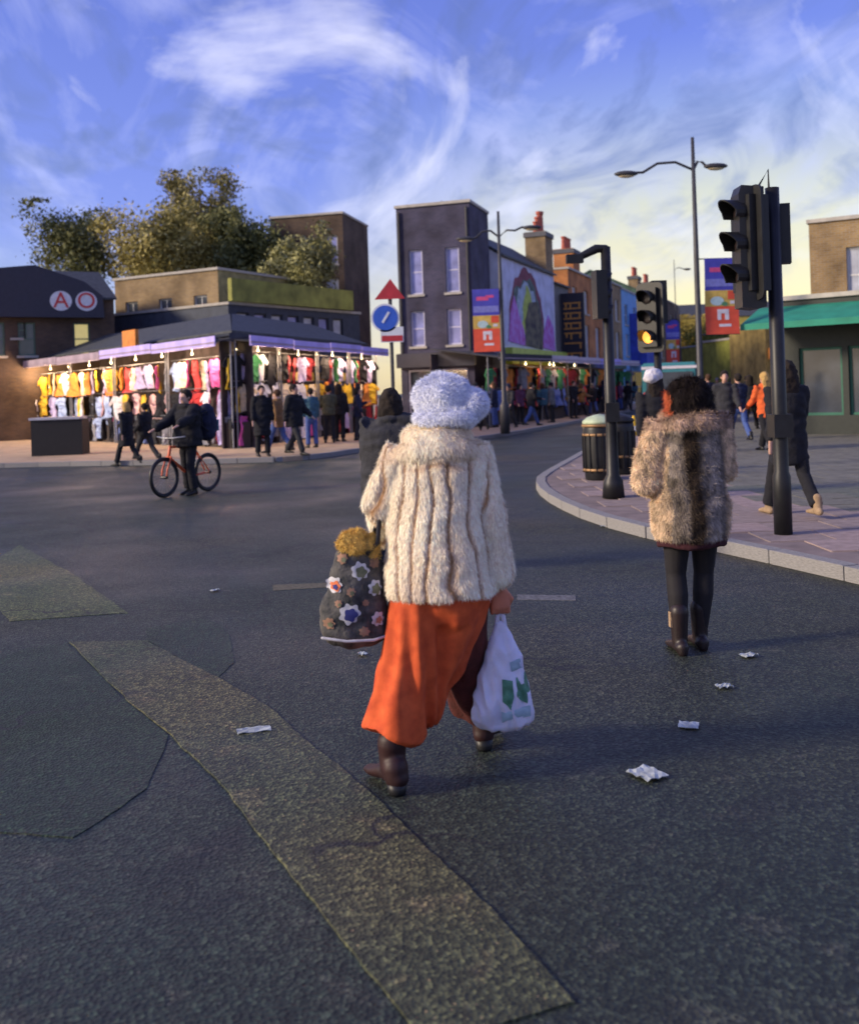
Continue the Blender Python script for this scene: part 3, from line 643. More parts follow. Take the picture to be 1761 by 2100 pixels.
def stall(o, rz, L, Hh, edge, label, rows, goods, who, seed, light=True, depth=2.6, roof=True, power=45, board=False):
    rnd = random.Random(seed); t = thing('market_stall', label, 'market stall', o, rz, 'market stalls along the pavement')
    for x in (.06, L-.06):
        for y in (0, depth): MB().tube([(x, y, 0), (x, y, Hh)], .03, 8).build('post', POLE, t)
    MB().add([(0, -.5, Hh-.02), (L, -.5, Hh-.02), (L, depth, Hh+.17*depth), (0, depth, Hh+.17*depth), (0, -.5, Hh+.02), (L, -.5, Hh+.02), (L, depth, Hh+.17*depth+.05), (0, depth, Hh+.17*depth+.05)],
             [(0,3,2,1),(4,5,6,7),(0,1,5,4),(1,2,6,5),(2,3,7,6),(3,0,4,7)]).build('canopy', CANV, t)
    MB().box(0, L, -.54, -.505, Hh-.14, Hh+.16).build('canopy_edge', edge, t)
    MB().box(0, L, -.56, -.542, Hh-.05, Hh-.01).build('canopy_stripe', PINKE, t)
    MB().box(0, L, depth-.04, depth, 0, Hh+.1*depth).build('back_panel', BACK, t)
    MB().box(.1, L-.1, .25, min(1.2, depth-.1), 0, .75).build('counter', WOODC, t)
    if board: MB().box(.1, L-.1, .30, .34, 2.0, 2.28).build('price_board', mat('cream_yellow_board', (.72, .56, .20), .7, .25, 4), t)
    for z in rows: MB().tube([(.05, .1, z+.02), (L-.05, .1, z+.02)], .012, 6).build('hanging_rail', POLE, t)
    if light:
        for x in (L*.25, L*.75):
            bl = MB(); bl.add(*ball((x, .35, Hh-.20), .04)); bl.tube([(x, .35, Hh-.17), (x, .35, Hh+.02)], .008, 6); q = bl.build('bulb', BULB, t, smooth=True)
            ld = bpy.data.lights.new('bulb_light', 'POINT'); ld.energy = power; ld.color = (1, .68, .40); ld.shadow_soft_size = .1
            lo = bpy.data.objects.new('bulb_light', ld); S.collection.objects.link(lo); lo.parent = t; lo.location = (x, -.28, Hh-.40)
    M = Matrix.Translation(o) @ Matrix.Rotation(rz, 4, 'Z')
    if light and L > 2 and depth > .6 or board:
        for i in range(int(L/.62)):
            c = rnd.choice(BRI if i % 3 else DRK); pl = link('folded_clothes', PILES[i % 3], CM[c], None, loc=M @ Vector((.35+i*.6, .42, .752)), rot=(0, 0, rz+rnd.uniform(-.2, .2)))
            tag(pl, f'{c} folded clothes, {ORD[i % 12]} counter pile from left, {who}', 'clothing', 'piles of folded clothes on the stall counters')
    for ri, z in enumerate(rows):
        n = max(2, int(L/.46)); pal, kinds = goods[ri]
        for i in range(n):
            if len(pal) == 0: continue
            c = rnd.choice(pal) if not isinstance(pal, str) else pal
            k = rnd.choice(kinds); x = .3+(L-.6)*i/(n-1)
            nm = {'tee': 't-shirt', 'dress': 'dress', 'jeans': 'trousers'}[k]
            rn = ['top', 'middle', 'bottom'][ri] if len(rows) > 1 else 'only'
            g = link('hung_'+{'tee': 'shirt', 'dress': 'dress', 'jeans': 'trousers'}[k], rnd.choice(SH[k]), CM[c], None, loc=M @ Vector((x+rnd.uniform(-.08, .08), .1+rnd.uniform(-.12, .12), z-rnd.uniform(0, .08))), rot=(rnd.uniform(-.05, .05), rnd.uniform(-.06, .06), rz+rnd.uniform(-.7, .7)))
            sc = rnd.uniform(.85, 1.08); g.scale = (sc*rnd.uniform(.85, 1.1), 1, sc*min(1.0, 1.0 if ri == 0 else .92))
            tag(g, f'{c} {nm}, {ORD[i % 12]} from left in {rn} row, {who}', 'clothing', 'clothes hanging on the market stalls')
    return t
C = Vector((X_(480, 29), 29)); E1 = Vector((X_(107, 41), 41)); d1 = (E1-C).normalized(); D2 = Vector((X_(765, 40), 40)); d2 = (D2-C).normalized()
WARM = ['yellow', 'cream', 'pale pink', 'white', 'cream', 'yellow', 'lavender', 'orange', 'pale pink']; MIXD = ['black', 'lavender', 'white', 'yellow', 'black', 'pale pink', 'pale blue']; LOWD = ['denim blue', 'pale blue', 'black', 'grey', 'black']
BRI = ['red', 'orange', 'cream', 'magenta', 'white', 'pale blue', 'yellow', 'grey', 'lavender']; DRK = ['black', 'magenta', 'lavender', 'red', 'grey', 'white', 'dark red']
names1 = ['corner stall behind the cyclist', 'stall left of the corner', 'stall below the orange board', 'stall below the pub window', 'stall behind the black box', 'leftmost stall']
rz1 = math.atan2(-d1.y, -d1.x)
L = 4.4
for i in range(6):
    o = C+d1*(L*(i+1)); pal = (BRI, DRK, DRK) if i == 0 else ((BRI+WARM, MIXD, LOWD) if i == 1 else (WARM, MIXD, LOWD))
    stall(Vector((o.x, o.y, KH)), rz1, L-.06, 3.12+(.03 if i % 2 else 0), LAV if i < 2 else PINKE, f'{"lavender edged" if i < 2 else "dark"} {names1[i]}, hung with {"bright" if i < 2 else "yellow and pink"} clothes', (2.72, 1.78, .95), [(pal[0], ['tee', 'dress']), (pal[1], ['tee', 'dress']), (pal[2], ['jeans', 'tee'])], names1[i], 10+i, power=(80 if i > 1 else 55), depth=(.7 if i == 0 else 2.3 if i == 1 else 2.6))
rz2 = math.atan2(d2.y, d2.x)
names2 = ['stall right of the corner', 'stall behind the brown coat', 'stall behind the olive jacket', 'stall beside the road signs']
for i in range(4):
    o = C+d2*(3.0*i+.1); 
    stall(Vector((o.x, o.y, KH)), rz2, 2.94, 3.12-(.03 if i % 2 else 0), LAV, f'lavender edged {names2[i]} with dark red and white shirts', (2.85, 1.95, 1.0), [(['dark red', 'lavender', 'black', 'lavender', 'green', 'black', 'white'], ['tee']), (['yellow', 'cream', 'orange', 'white', 'yellow', 'pale blue'], ['tee', 'dress']), (DRK, ['dress', 'jeans'])], names2[i], 30+i, power=40, depth=(.5, 1.5, 2.6, 2.6)[i], board=True)
# dark pitched roof over both stall rows
rb = thing('market_roof', 'dark slate pitched roof over the corner of the market stalls', 'roof', (C.x, C.y, 0))
for dd, LL, rz, sgn in ((d1, 26.4, rz1, -1), (d2, 12.2, rz2, 1)):
    x0, x1 = (-LL, 0) if sgn < 0 else (0, LL)
    a0, a1, c0, c1 = (x0, x1-.76, x0, x1-5.46) if sgn < 0 else (x0+.74, x1, x0+5.44, x1)
    o = MB().add([(a0, .4, 3.55), (a1, .4, 3.55), (c1, 2.9, 4.45), (c0, 2.9, 4.45), (a0, .4, 3.62), (a1, .4, 3.62), (c1, 2.9, 4.55), (c0, 2.9, 4.55)],
             [(0,3,2,1),(4,5,6,7),(0,1,5,4),(1,2,6,5),(2,3,7,6),(3,0,4,7)]).build('roof_slope', SLATE, rb, rot=(0, 0, rz))
ob = MB().box(-.55, .55, -.06, .06, 0, .75); 
o = ob.build('sign_board', mat('orange_board', (.62, .22, .04), .7, .2, 4), None, loc=A(268, 722, 34.2), rot=(0, 0, rz1)); tag(o, 'square orange board standing on the stall canopy below the yellow brick wall', 'sign')
# black box bin at left
b = thing('market_box', 'large black lidded trader box at the left end of the pavement', 'box', G(120, 934, KH), R(4))
MB().box(-.75, .68, 0, .8, 0, 1.02).build('box_body', mat('black_plastic', (.012, .012, .014), .6), b); MB().box(-.79, .62, -.04, .84, 1.024, 1.09).build('box_lid', mat('pale_grey_lid', (.45, .45, .50), .6), b)
# stalls along the street on the far left kerb
names3 = ['stall under the mural', 'pale roofed stall past the mural', 'stall by the orange house', 'stall by the yellow house', 'stall before the blue building']
for i, (x, Y) in enumerate(((1000, 40), (1068, 43), (1128, 47), (1182, 51), (1232, 56.5))):
    stall(Vector((X_(x, Y), Y, KH)), th-R(8), 5.5, 2.75, [CANV, mat('pale_canopy', (.55, .5, .56), .7), MC['pale_canopy'], LAV, MC['pale_canopy']][i], f'dark street {names3[i]}', (2.4, 1.5), [(['black', 'dark red', 'grey', 'green', 'orange'], ['tee']), (['black', 'black', 'denim blue', 'red'], ['dress'])], names3[i], 50+i, light=(i in (1, 2)), power=14)
# right row: low market fronts and awning
names4 = ['green awning', 'yellow hoarding', 'dark kiosk']
def lowshop(x, Y, W, H, m, label, rz, wn_=3):
    b = thing('low_shop', label, 'shop', (X_(x, Y), Y, KH), rz)
    facade(b, W, H, [(.3+i*(W-.3)/wn_, (i+1)*(W-.3)/wn_, .1, 2.3) for i in range(wn_)], m, bars=False, frame=DFR, sill=None); shell(b, W, 4, H, m, kind='flat')
    f = MB().box(.1, W-.1, -.3, -.02, 2.45, 2.95).build('shop_fascia', random.choice([OC, LIME, CM['orange'], WL]), b); return b
rzR = th+math.pi
lowshop(1500, 58, 9, 3.9, mat('yellow_green_render', (.26, .27, .05), .85, .3, 2), 'single storey yellow green shop on the right pavement beyond the lamp post', R(8))
lowshop(1572, 46, 9, 4.0, mat('ochre_render', (.30, .22, .07), .85, .4, 2), 'single storey ochre shop with fascia under the green awning', R(6))
lowshop(1440, 78, 8, 4.3, mat('mustard_render', (.36, .28, .05), .85, .3, 2), 'small mustard shop farther down the right pavement', R(10))
b = thing('awning_shop', 'dark shop front with a sloping emerald green awning at the right edge', 'shop', (X_(1608, 27), 27, KH), R(-38))
facade(b, 9, 3.6, [(.4, 1.5, .5, 2.3), (1.65, 2.8, .5, 2.3), (3.0, 3.9, .1, 2.3), (4.1, 5.4, .5, 2.3), (5.55, 6.8, .5, 2.3), (7, 8.4, .5, 2.3)], mat('dark_shopfront', (.03, .035, .03), .6), bars=False, frame=mat('emerald_window_frame', (.03, .14, .09), .5), sill=None); shell(b, 9, 5, 3.6, MC['dark_shopfront'], kind='flat')
EM = mat('emerald_awning', (.02, .22, .14), .7, .15, 3)
MB().add([(-.6, -.02, 3.45), (8.5, -.02, 3.45), (8.5, -1.5, 2.95), (-.6, -1.5, 2.95), (-.6, -.02, 3.41), (8.5, -.02, 3.41), (8.5, -1.5, 2.91), (-.6, -1.5, 2.91)], [(0,3,2,1),(4,5,6,7),(0,1,5,4),(1,2,6,5),(2,3,7,6),(3,0,4,7)]).build('awning', EM, b)
MB().box(-.6, 8.5, -1.53, -1.502, 2.80, 2.96).build('awning_valance', EM, b)
b = thing('brick_house', 'yellow brick corner house at the right edge behind the awning', 'building', (X_(1668, 33), 33, KH), R(-30))
facade(b, 10, 6.6, winrow(10, 3, 1.1, 3.9, 5.7, PALEG)+[(.6, 2.2, .5, 2.6), (2.5, 3.5, .1, 2.6, DFR), (3.8, 5.8, .5, 2.6), (6.2, 9, .5, 2.6)], B_YEL); shell(b, 10, 8, 6.6, B_YEL, kind='flat')
# ------------------------------------------------------------ street furniture
BLK = mat('black_paint', (.012, .012, .013), .45, .3, 10); LPG = mat('dark_grey_post', (.045, .045, .05), .5, .2); LENS = mat('frosted_lantern', (.6, .5, .3), .4); AMB = mat('amber_lamp_lit', (1, .38, .06), .4, 0, emit=1.3); DKL = mat('unlit_lens', (.02, .012, .012), .5)
CYL = math.pi*2
def lamp(x, Y, ytop, arms, label, r0=.085):
    z = A(x, ytop, Y).z; t = thing('lamp_post', label, 'lamp post', (X_(x, Y), Y, KH), 0, 'lamp posts')
    MB().lathe([(.16, 0), (.16, .9), (.12, 1.0), (r0, 1.05), (r0*.8, z*.6), (r0*.5, z)], 14).build('post', LPG, t, smooth=True)
    for dx, dz in arms:
        s = 1 if dx > 0 else -1; zz = z-.75
        MB().tube([(0, 0, zz-.1), (dx*.3, 0, zz+.12), (dx*.6, 0, zz+.1), (dx*.85, 0, zz+dz), (dx, 0, zz+dz)], .035, 8).build('arm', LPG, t, smooth=True)
        hd = MB(); hd.add(*ball((dx+s*.2, 0, zz+dz-.02), (.32, .12, .08))); h = hd.build('lantern', LPG, t, smooth=True)
        q = MB(); q.add(*ball((dx+s*.2, 0, zz+dz-.07), (.22, .09, .06))); q.build('lens', LENS, h, smooth=True)
    return t
lamp(1436, 26, 290, [(-1.55, -.12), (.38, 0)], 'tall grey lamp post with a long left arm beside the right banner')
lamp(1033, 33, 440, [(-.9, -.1), (.9, .2)], 'lamp post between the dark corner building and the mural, carrying a banner')
lamp(1397, 60, 635, [(-.7, 0)], 'far lamp post near the end of the street', .07)
lamp(1390, 78, 535, [(.8, 0)], 'thin distant pale lamp post against the yellow sky', .05)
BB = mat('banner_blue', (.07, .07, .42), .75, .15, 4); BBL = mat('banner_pale_blue', (.20, .21, .55), .75, .2, 8); BY = mat('banner_yellow', (.62, .42, .10), .75, .3, 5); BR = mat('banner_red', (.68, .09, .045), .75, .12, 4); BP = mat('banner_pink', (.60, .08, .22), .7); BW = mat('banner_white', (.65, .62, .66), .7); BG = mat('banner_green', (.10, .25, .12), .7); BAQ = mat('banner_aqua', (.45, .60, .62), .7)
def banner(x0, x1, y0, y1, Y, label, ang=0, side=-1):
    a = A(x0, y1, Y); c = A(x1, y0, Y); Wd = c.x-a.x; Hh = c.z-a.z; t = thing('lamp_post_banner', label, 'banner', (a.x, Y, a.z), ang, 'street banners on lamp posts')
    def bow(mb): 
        for v in mb.v: v.y += .03*math.sin(v.z*2.5)
        return mb
    def rect(fx0, fx1, fz0, fz1, m, k=0, name='print', nz=6):
        mb = MB()
        for j in range(nz):
            za, zb = fz0+(fz1-fz0)*j/nz, fz0+(fz1-fz0)*(j+1)/nz
            mb.box(fx0*Wd, fx1*Wd, -.005-.004*k, .005, za*Hh, zb*Hh)
        bow(mb).build(name, m, t)
    rect(0, 1, .58, 1, BB, 0, 'banner_panel'); rect(0, 1, .37, .58, BY, 0, 'banner_panel'); rect(0, 1, 0, .37, BR, 0, 'banner_panel')
    rect(.03, .97, .63, .73, BBL, 1); rect(.15, .60, .82, .88, BP, 1); rect(.5, .8, .86, .90, BP, 1)
    rect(.68, .97, .46, .57, BR, 1); rect(.75, .92, .40, .44, BW, 1)
    mb = MB(); mb.prism([(Wd*(.36+.2*math.cos(i*CYL/16)), Hh*(.44+.06*math.sin(i*CYL/16))) for i in range(16)][::-1], -.012, 0); bow(mb).build('print', BAQ, t)
    mb = MB(); mb.prism([(Wd*(.58+.09*math.cos(i*CYL/12)), Hh*(.40+.03*math.sin(i*CYL/12))) for i in range(12)][::-1], -.016, 0); bow(mb).build('print', BG, t)
    rect(.36, .47, .19, .33, BW, 1, 'emblem'); rect(.58, .70, .19, .33, BW, 1, 'emblem'); rect(.42, .64, .275, .33, BW, 2, 'emblem', 2); rect(.40, .76, .10, .135, BW, 1, 'emblem', 2)
    if side < 0: s0, s1 = -.12*1, Wd
    else: s0, s1 = 0, Wd+.14
    for z in (0, Hh): MB().tube([(s0, .02, z), (s1, .02, z)], .015, 6).build('bracket', LPG, t)
banner(1448, 1513, 528, 686, 26, 'large banner of blue, yellow and red panels right of the tall lamp post', R(3), -1)
banner(972, 1022, 592, 722, 33, 'banner of blue, yellow and red panels on the post left of the mural', R(-4), 1)
banner(1367, 1393, 655, 752, 60, 'small distant banner of blue, yellow and red panels', 0, 1)
def signal_head(t, c, ang, n=3, s=1.0, lit=None, board=True, visl=.22):
    """c = centre of head; local -Y (before ang) faces the traffic"""
    Mh = Matrix.Translation(c) @ Matrix.Rotation(ang, 4, 'Z')
    def put(mb, name, m, par=t, sm=False):
        for i in range(len(mb.v)): mb.v[i] = Mh @ mb.v[i]
        return mb.build(name, m, par, smooth=sm)
    hh = .31*n*s; q = MB().box(-.15*s, .15*s, -.10*s, .12*s, -hh/2, hh/2); h = put(q, 'signal_case', BLK)
    if board:
        a, b_ = .23*s, hh/2+.09; r = .08; pl = []
        for cx, cz, st in ((a-r, -b_+r, 270), (a-r, b_-r, 0), (-a+r, b_-r, 90), (-a+r, -b_+r, 180)):
            pl += [(cx+r*math.cos(R(st+k*30)), cz+r*math.sin(R(st+k*30))) for k in range(4)]
        put(MB().prism(pl[::-1], -.025, .0), 'backing_board', BLK)
    for i in range(n):
        z = hh/2-.155*s-i*.31*s; rr = .105*s; vm = MB(); k = 14; vs = []
        for j in range(k+1):
            a_ = R(-30+240*j/k); L_ = visl*s*(.55+.45*max(0, math.sin(a_)))
            for yy, ro in ((-.10*s, rr+.012), (-.10*s-L_, rr+.012), (-.10*s-L_, rr), (-.10*s, rr)): vs.append((ro*math.cos(a_), yy, z+ro*math.sin(a_)))
        fs = [(4*j+m_, 4*j+(m_+1) % 4, 4*j+4+(m_+1) % 4, 4*j+4+m_) for j in range(k) for m_ in range(4)]+[(0, 1, 2, 3), (4*k+3, 4*k+2, 4*k+1, 4*k)]
        vm.add(vs, fs); put(vm, 'visor', BLK)
        ls = MB(); ls.add(*ball((0, -.10*s, z), (rr*.95, .03, rr*.95))); put(ls, 'lens', AMB if lit == i else DKL, t, True)
    return h
# big near signal at the right edge
p = G(1606, 1095, KH); t = thing('traffic_signal', 'large near traffic signal with three visors on the thick pole, right edge', 'traffic light', p, 0, 'traffic signals')
zt = A(1580, 385, p.y).z-KH
MB().lathe([(.085, 0), (.085, .55), (.07, .60), (.07, 1), (.065, zt)], 16).build('pole', BLK, t, smooth=True)
pc = A(1537, 507, p.y)-p
q = MB().box(pc.x-.135, pc.x+.135, -.17, .17, pc.z-.60, pc.z+.60); 
h = signal_head(t, Vector((pc.x, 0, pc.z+.03)), R(-72), 3, .98, board=True, visl=.22)
MB().prism([(pc.x-.125, pc.z-.58), (pc.x+.02, pc.z-.60), (pc.x+.105, pc.z-.58), (pc.x+.11, pc.z+.56), (pc.x-.10, pc.z+.58), (pc.x-.13, pc.z+.50)], -.12, .12).build('rear_case', BLK, t)
for z in (pc.z+.42, pc.z-.05): MB().tube([(pc.x+.12, 0, z), (.0, 0, z-.02)], .018, 8).build('bracket', BLK, t)
MB().tube([(pc.x+.10, 0, pc.z+.58), (pc.x+.2, 0, pc.z+.74), (-.03, 0, zt-.02)], .012, 6).build('cable', BLK, t)
c2 = A(1603, 455, p.y)-p; signal_head(t, Vector((c2.x+.02, .12, c2.z-.1)), R(165), 3, .62, board=False)
MB().box(-.09, .09, -.11, .09, zt*.28, zt*.28+.22).build('push_button_box', BLK, t)
# mid signal on the kerb tip
p = G(1258, 1020, KH); t = thing('traffic_signal', 'slim traffic signal pole with a left pointing detector arm beside the barrel bins', 'traffic light', p, 0, 'traffic signals')
zt = A(1240, 506, p.y).z-KH; 
MB().lathe([(.15, 0), (.13, .22), (.085, .30), (.075, .9), (.065, zt)], 16).build('pole', BLK, t, smooth=True)
MB().tube([(0, 0, zt-.02), (-.12, 0, zt-.02), (-.36, 0, zt-.13)], [.05, .06, .045], 8).build('detector_arm', BLK, t, smooth=True)
MB().box(-.52, -.30, -.06, .06, zt-.20, zt-.09).build('detector', BLK, t)
signal_head(t, Vector((-.10, -.06, A(1235, 605, p.y).z-KH)), R(100), 3, .68, board=False, visl=.14)
MB().box(-.09, .09, -.13, -.06, 1.0, 1.25).build('push_button_box', BLK, t)
# far signal with amber
Y = 16.7; p = Vector((X_(1350, Y), Y, KH)); t = thing('traffic_signal', 'traffic signal showing a lit amber lamp beside the woman with dark hair', 'traffic light', p, 0, 'traffic signals')
c = A(1331, 652, Y)-p; MB().lathe([(.12, 0), (.12, .4), (.07, .5), (.06, c.z+.55)], 14).build('pole', BLK, t, smooth=True)
signal_head(t, Vector((c.x, -.10, c.z)), R(-42), 3, 1.05, lit=2, board=True); MB().tube([(c.x, .02, c.z+.3), (0, 0, c.z+.3)], .02, 8).build('bracket', BLK, t)
MB().box(c.x+.05, c.x+.30, -.05, .1, c.z-.1, c.z+.62).build('rear_case', BLK, t)
# road sign post
Y = 21; p = Vector((X_(806, Y), Y, 0)); t = thing('road_sign', 'road sign post with a red triangle above a blue disc behind the fluffy hat', 'road sign')
t.location = p; z1 = A(800, 575, Y).z
MB().tube([(0, 0, 0), (0, 0, z1-.05)], .04, 10).build('post', LPG, t, smooth=True)
a = A(768, 615, Y)-p; b_ = A(830, 612, Y)-p; tp = A(800, 572, Y)-p
MB().prism([(a.x, a.z), (b_.x, b_.z), (tp.x, tp.z)], -.06, -.045).build('sign_plate', mat('sign_red', (.50, .04, .05), .5), t)
c = A(790, 652, Y)-p
MB().prism([(c.x+.30*math.cos(i*CYL/28), c.z+.30*math.sin(i*CYL/28)) for i in range(28)], -.06, -.045).build('sign_plate', WL, t)
MB().prism([(c.x+.26*math.cos(i*CYL/28), c.z+.26*math.sin(i*CYL/28)) for i in range(28)], -.066, -.05).build('sign_face', mat('sign_blue', (.04, .12, .55), .45), t)
mb = MB(); mb.bar((c.x+.08, -.07, c.z+.12), (c.x-.06, -.07, c.z-.10), .05, .01, up=(0, 1, 0)); mb.build('arrow', WL, t)
z2 = (A(800, 700, Y)-p).z
MB().box(-.22, .26, -.06, -.045, z2-.02, z2+.30).build('sign_plate', WL, t); MB().box(-.20, .24, -.065, -.05, z2+.0, z2+.12).build('sign_band', MC['sign_red'], t)
# barrel bins
GOLD = mat('dull_gold_band', (.34, .20, .09), .5, .3, metal=.3)
def bin_(x, y, h, r, label, top, bands, seg=24, yoff=0):
    p = G(x, y, KH); t = thing('litter_bin', label, 'litter bin', p, 0, 'litter bins at the kerb')
    MB().lathe([(r*.86, 0), (r*.9, .02), (r*.97, h*.25), (r, h*.5), (r*.97, h*.78), (r*.92, h*.86)], seg).build('bin_body', BLK, t, smooth=True)
    for z in bands: MB().lathe([(r*.96, h*z-.02), (r*1.03, h*z-.018), (r*1.03, h*z+.018), (r*.96, h*z+.02)], seg).build('band', GOLD, t, smooth=True)
    for i in range(16):
        a_ = CYL*i/16; MB().bar((r*.99*math.cos(a_), r*.99*math.sin(a_), h*.12), (r*1.0*math.cos(a_), r*1.0*math.sin(a_), h*.72), .03, .02).build('rib', BLK, t)
    MB().lathe([(r*.92, h*.862), (r*.99, h*.87), (r*.97, h*.91), (r*.7, h*.965), (r*.3, h*1.0), (.02, h*1.01)], seg).build('lid', top, t, smooth=True)
bin_(1232, 983, 1.02, .27, 'black barrel bin with gold bands and a pale green lid, left of the signal pole', mat('pale_green_lid', (.42, .50, .33), .6, .3, 8), (.16, .70, .84))
bin_(1274, 972, 1.0, .24, 'plain black barrel bin right of the signal pole', BLK, (.3,))
# ------------------------------------------------------------ people
SKIN = mat('skin', (.52, .30, .22), .6, .08); SKIN2 = mat('skin_brown', (.22, .11, .07), .6, .08)
def joints(p):
    J = {}; sc = 1
    for s, n in ((-1, 'L'), (1, 'R')):
        hip = Vector((s*.09, 0, .90)); a, k = R(p.get('leg'+n, 0)), R(p.get('knee'+n, 3)); sp = R(p.get('spread', 2))*s
        kn = hip+.43*Vector((math.sin(sp), math.sin(a), -math.cos(a))); an = kn+.40*Vector((math.sin(sp), math.sin(a-k), -math.cos(a-k)))
        J['hip'+n], J['kn'+n], J['an'+n] = hip, kn, an; J['ft'+n] = R(p.get('foot'+n, 0))
        sh = Vector((s*.185, .01, 1.41)); a, o, e_ = R(p.get('arm'+n, 0)), R(p.get('out'+n, 8)), R(p.get('elb'+n, 15))
        el = sh+.285*Vector((s*math.sin(o), math.sin(a), -math.cos(a)*math.cos(o))); wr = el+.25*Vector((s*math.sin(p.get('in'+n, 0)*-1*R(1)+o*.6), math.sin(a+e_), -math.cos(a+e_)))
        J['sh'+n], J['el'+n], J['wr'+n] = sh, el, wr
    zl = min(J['anL'].z, J['anR'].z)-.085
    for k in J:
        if isinstance(J[k], Vector): J[k].z -= zl
    J['dz'] = -zl; return J
def hand(mb, w_, d, s, r=1.0, curl=.5):
    d = d.normalized(); side = Vector((0, 1, 0)); side = (side-d*side.dot(d)).normalized(); nrm = d.cross(side)*s
    pc = w_+d*.05; mb.tube([w_, w_+d*.03, w_+d*.085], [(.024, .018), (.036, .016), (.038, .014)], 10, side=side)
    for i, L_ in enumerate((.062, .072, .068, .052)):
        b0 = w_+d*.085+side*(.028-.019*i); k1 = b0+d*L_*.5*math.cos(curl*.4)-nrm*L_*.5*math.sin(curl*.4); k2 = k1+d*L_*.5*math.cos(curl*1.6)-nrm*L_*.5*math.sin(curl*1.6)
        k3 = k2+d*L_*.25*math.cos(curl*2.6)-nrm*L_*.3*math.sin(curl*2.6); mb.tube([b0, k1, k2, k3], [.0095, .0088, .008, .007], 8)
    b0 = w_+d*.025+side*.026; mb.tube([b0, b0+side*.028+d*.028, b0+side*.03+d*.058-nrm*.012], [.012, .0105, .009], 8)
def body_mesh(J, vox, leg=1.0, detail=True):
    z = J['dz']; mb = MB()
    mb.tube([(0, 0, .86+z), (0, 0, .95+z), (0, .01, 1.08+z), (0, .01, 1.25+z), (0, .01, 1.38+z), (0, 0, 1.43+z)], [(.15, .11), (.165, .115), (.13, .095), (.16, .11), (.17, .10), (.10, .07)], 16)
    mb.tube([(0, 0, 1.42+z), (0, .015, 1.50+z), (0, .02, 1.54+z)], [.055, .05, .05], 10)
    hc = Vector((0, .025, 1.60+z)); mb.add(*ball(hc+Vector((0, -.01, .025)), (.078, .098, .095), 16)); mb.add(*ball(hc+Vector((0, .03, -.045)), (.055, .06, .07), 14))
    mb.tube([hc+Vector((0, .092, .02)), hc+Vector((0, .112, -.018))], [.009, .014], 8)
    for s in (-1, 1): mb.add(*ball(hc+Vector((s*.079, -.005, 0)), (.012, .02, .03), 8))
    mb.tube([hc+Vector((-.02, .085, -.05)), hc+Vector((.02, .085, -.05))], .01, 6)
    for n, s in (('L', -1), ('R', 1)):
        mb.tube([J['hip'+n], J['hip'+n].lerp(J['kn'+n], .4), J['kn'+n]], [.085*leg, .08*leg, .055*leg], 12); mb.tube([J['kn'+n], J['kn'+n].lerp(J['an'+n], .35)+Vector((0, -.01, 0)), J['an'+n]], [.054*leg, .056*leg, .036], 12)
        f = J['ft'+n]; a = J['an'+n]; mb.tube([a+Vector((0, -.03, -.04)), a+Vector((0, .06, -.05)), a+Vector((0, .16, -.062))], [(.034, .034), (.038, .03), (.036, .02)], 8)
        mb.tube([Vector((0, 0, 1.40+z)).lerp(J['sh'+n], .6), J['sh'+n], J['sh'+n].lerp(J['el'+n], .5), J['el'+n]], [.055, .052, .044, .037], 12); mb.tube([J['el'+n], J['el'+n].lerp(J['wr'+n], .3), J['wr'+n]], [.037, .036, .025], 10)
        if detail: hand(mb, J['wr'+n], (J['wr'+n]-J['el'+n]), s)
        else: d = (J['wr'+n]-J['el'+n]).normalized(); mb.tube([J['wr'+n], J['wr'+n]+d*.16], [(.03, .018), (.028, .016)], 8)
    return fuse(mb, vox, 2, 'body')
def coat_mesh(J, hem, vox, puff=1.0, flare=1.0, collar=True, name='coat', sleeve=1.0, hood=False):
    z = J['dz']; mb = MB(); P = puff
    zs = [hem, hem+.05, (hem+1.1)/2, 1.08, 1.25, 1.37, 1.44]; fx = .175+.03*flare*(1.05-hem); rd = [(fx*P, .15*P), (fx*P, .15*P), (.19*P, .145*P), (.175*P, .135*P), (.185*P, .135*P), (.175*P, .12*P), (.10*P, .085)]
    sh = (J['knL'].y+J['knR'].y)*.25
    mb.tube([(0, sh*max(0, (1.0-q))*.8, q+z) for q in zs], rd, 20, cap=False)
    for n in 'LR':
        mb.tube([Vector((0, 0, 1.38+z)).lerp(J['sh'+n], .5), J['sh'+n], J['sh'+n].lerp(J['el'+n], .5), J['el'+n]], [.08*P, .078*P, .068*P*sleeve, .062*P*sleeve], 12)
        mb.tube([J['el'+n], J['el'+n].lerp(J['wr'+n], .5), J['el'+n].lerp(J['wr'+n], .92)], [.062*P*sleeve, .056*P*sleeve, .05*P*sleeve], 12)
    if collar: mb.torus((0, .01, 1.455+z), .075, .038*P, 'Z', 20, 8)
    if hood: mb.add(*ball((0, -.09, 1.42+z), (.12, .08, .08)))
    return fuse(mb, vox, 3, name, disp=lambda p, n: fbm(p, 7, .012)+.006*math.sin(p.z*40+6*noise.noise(p*4)))
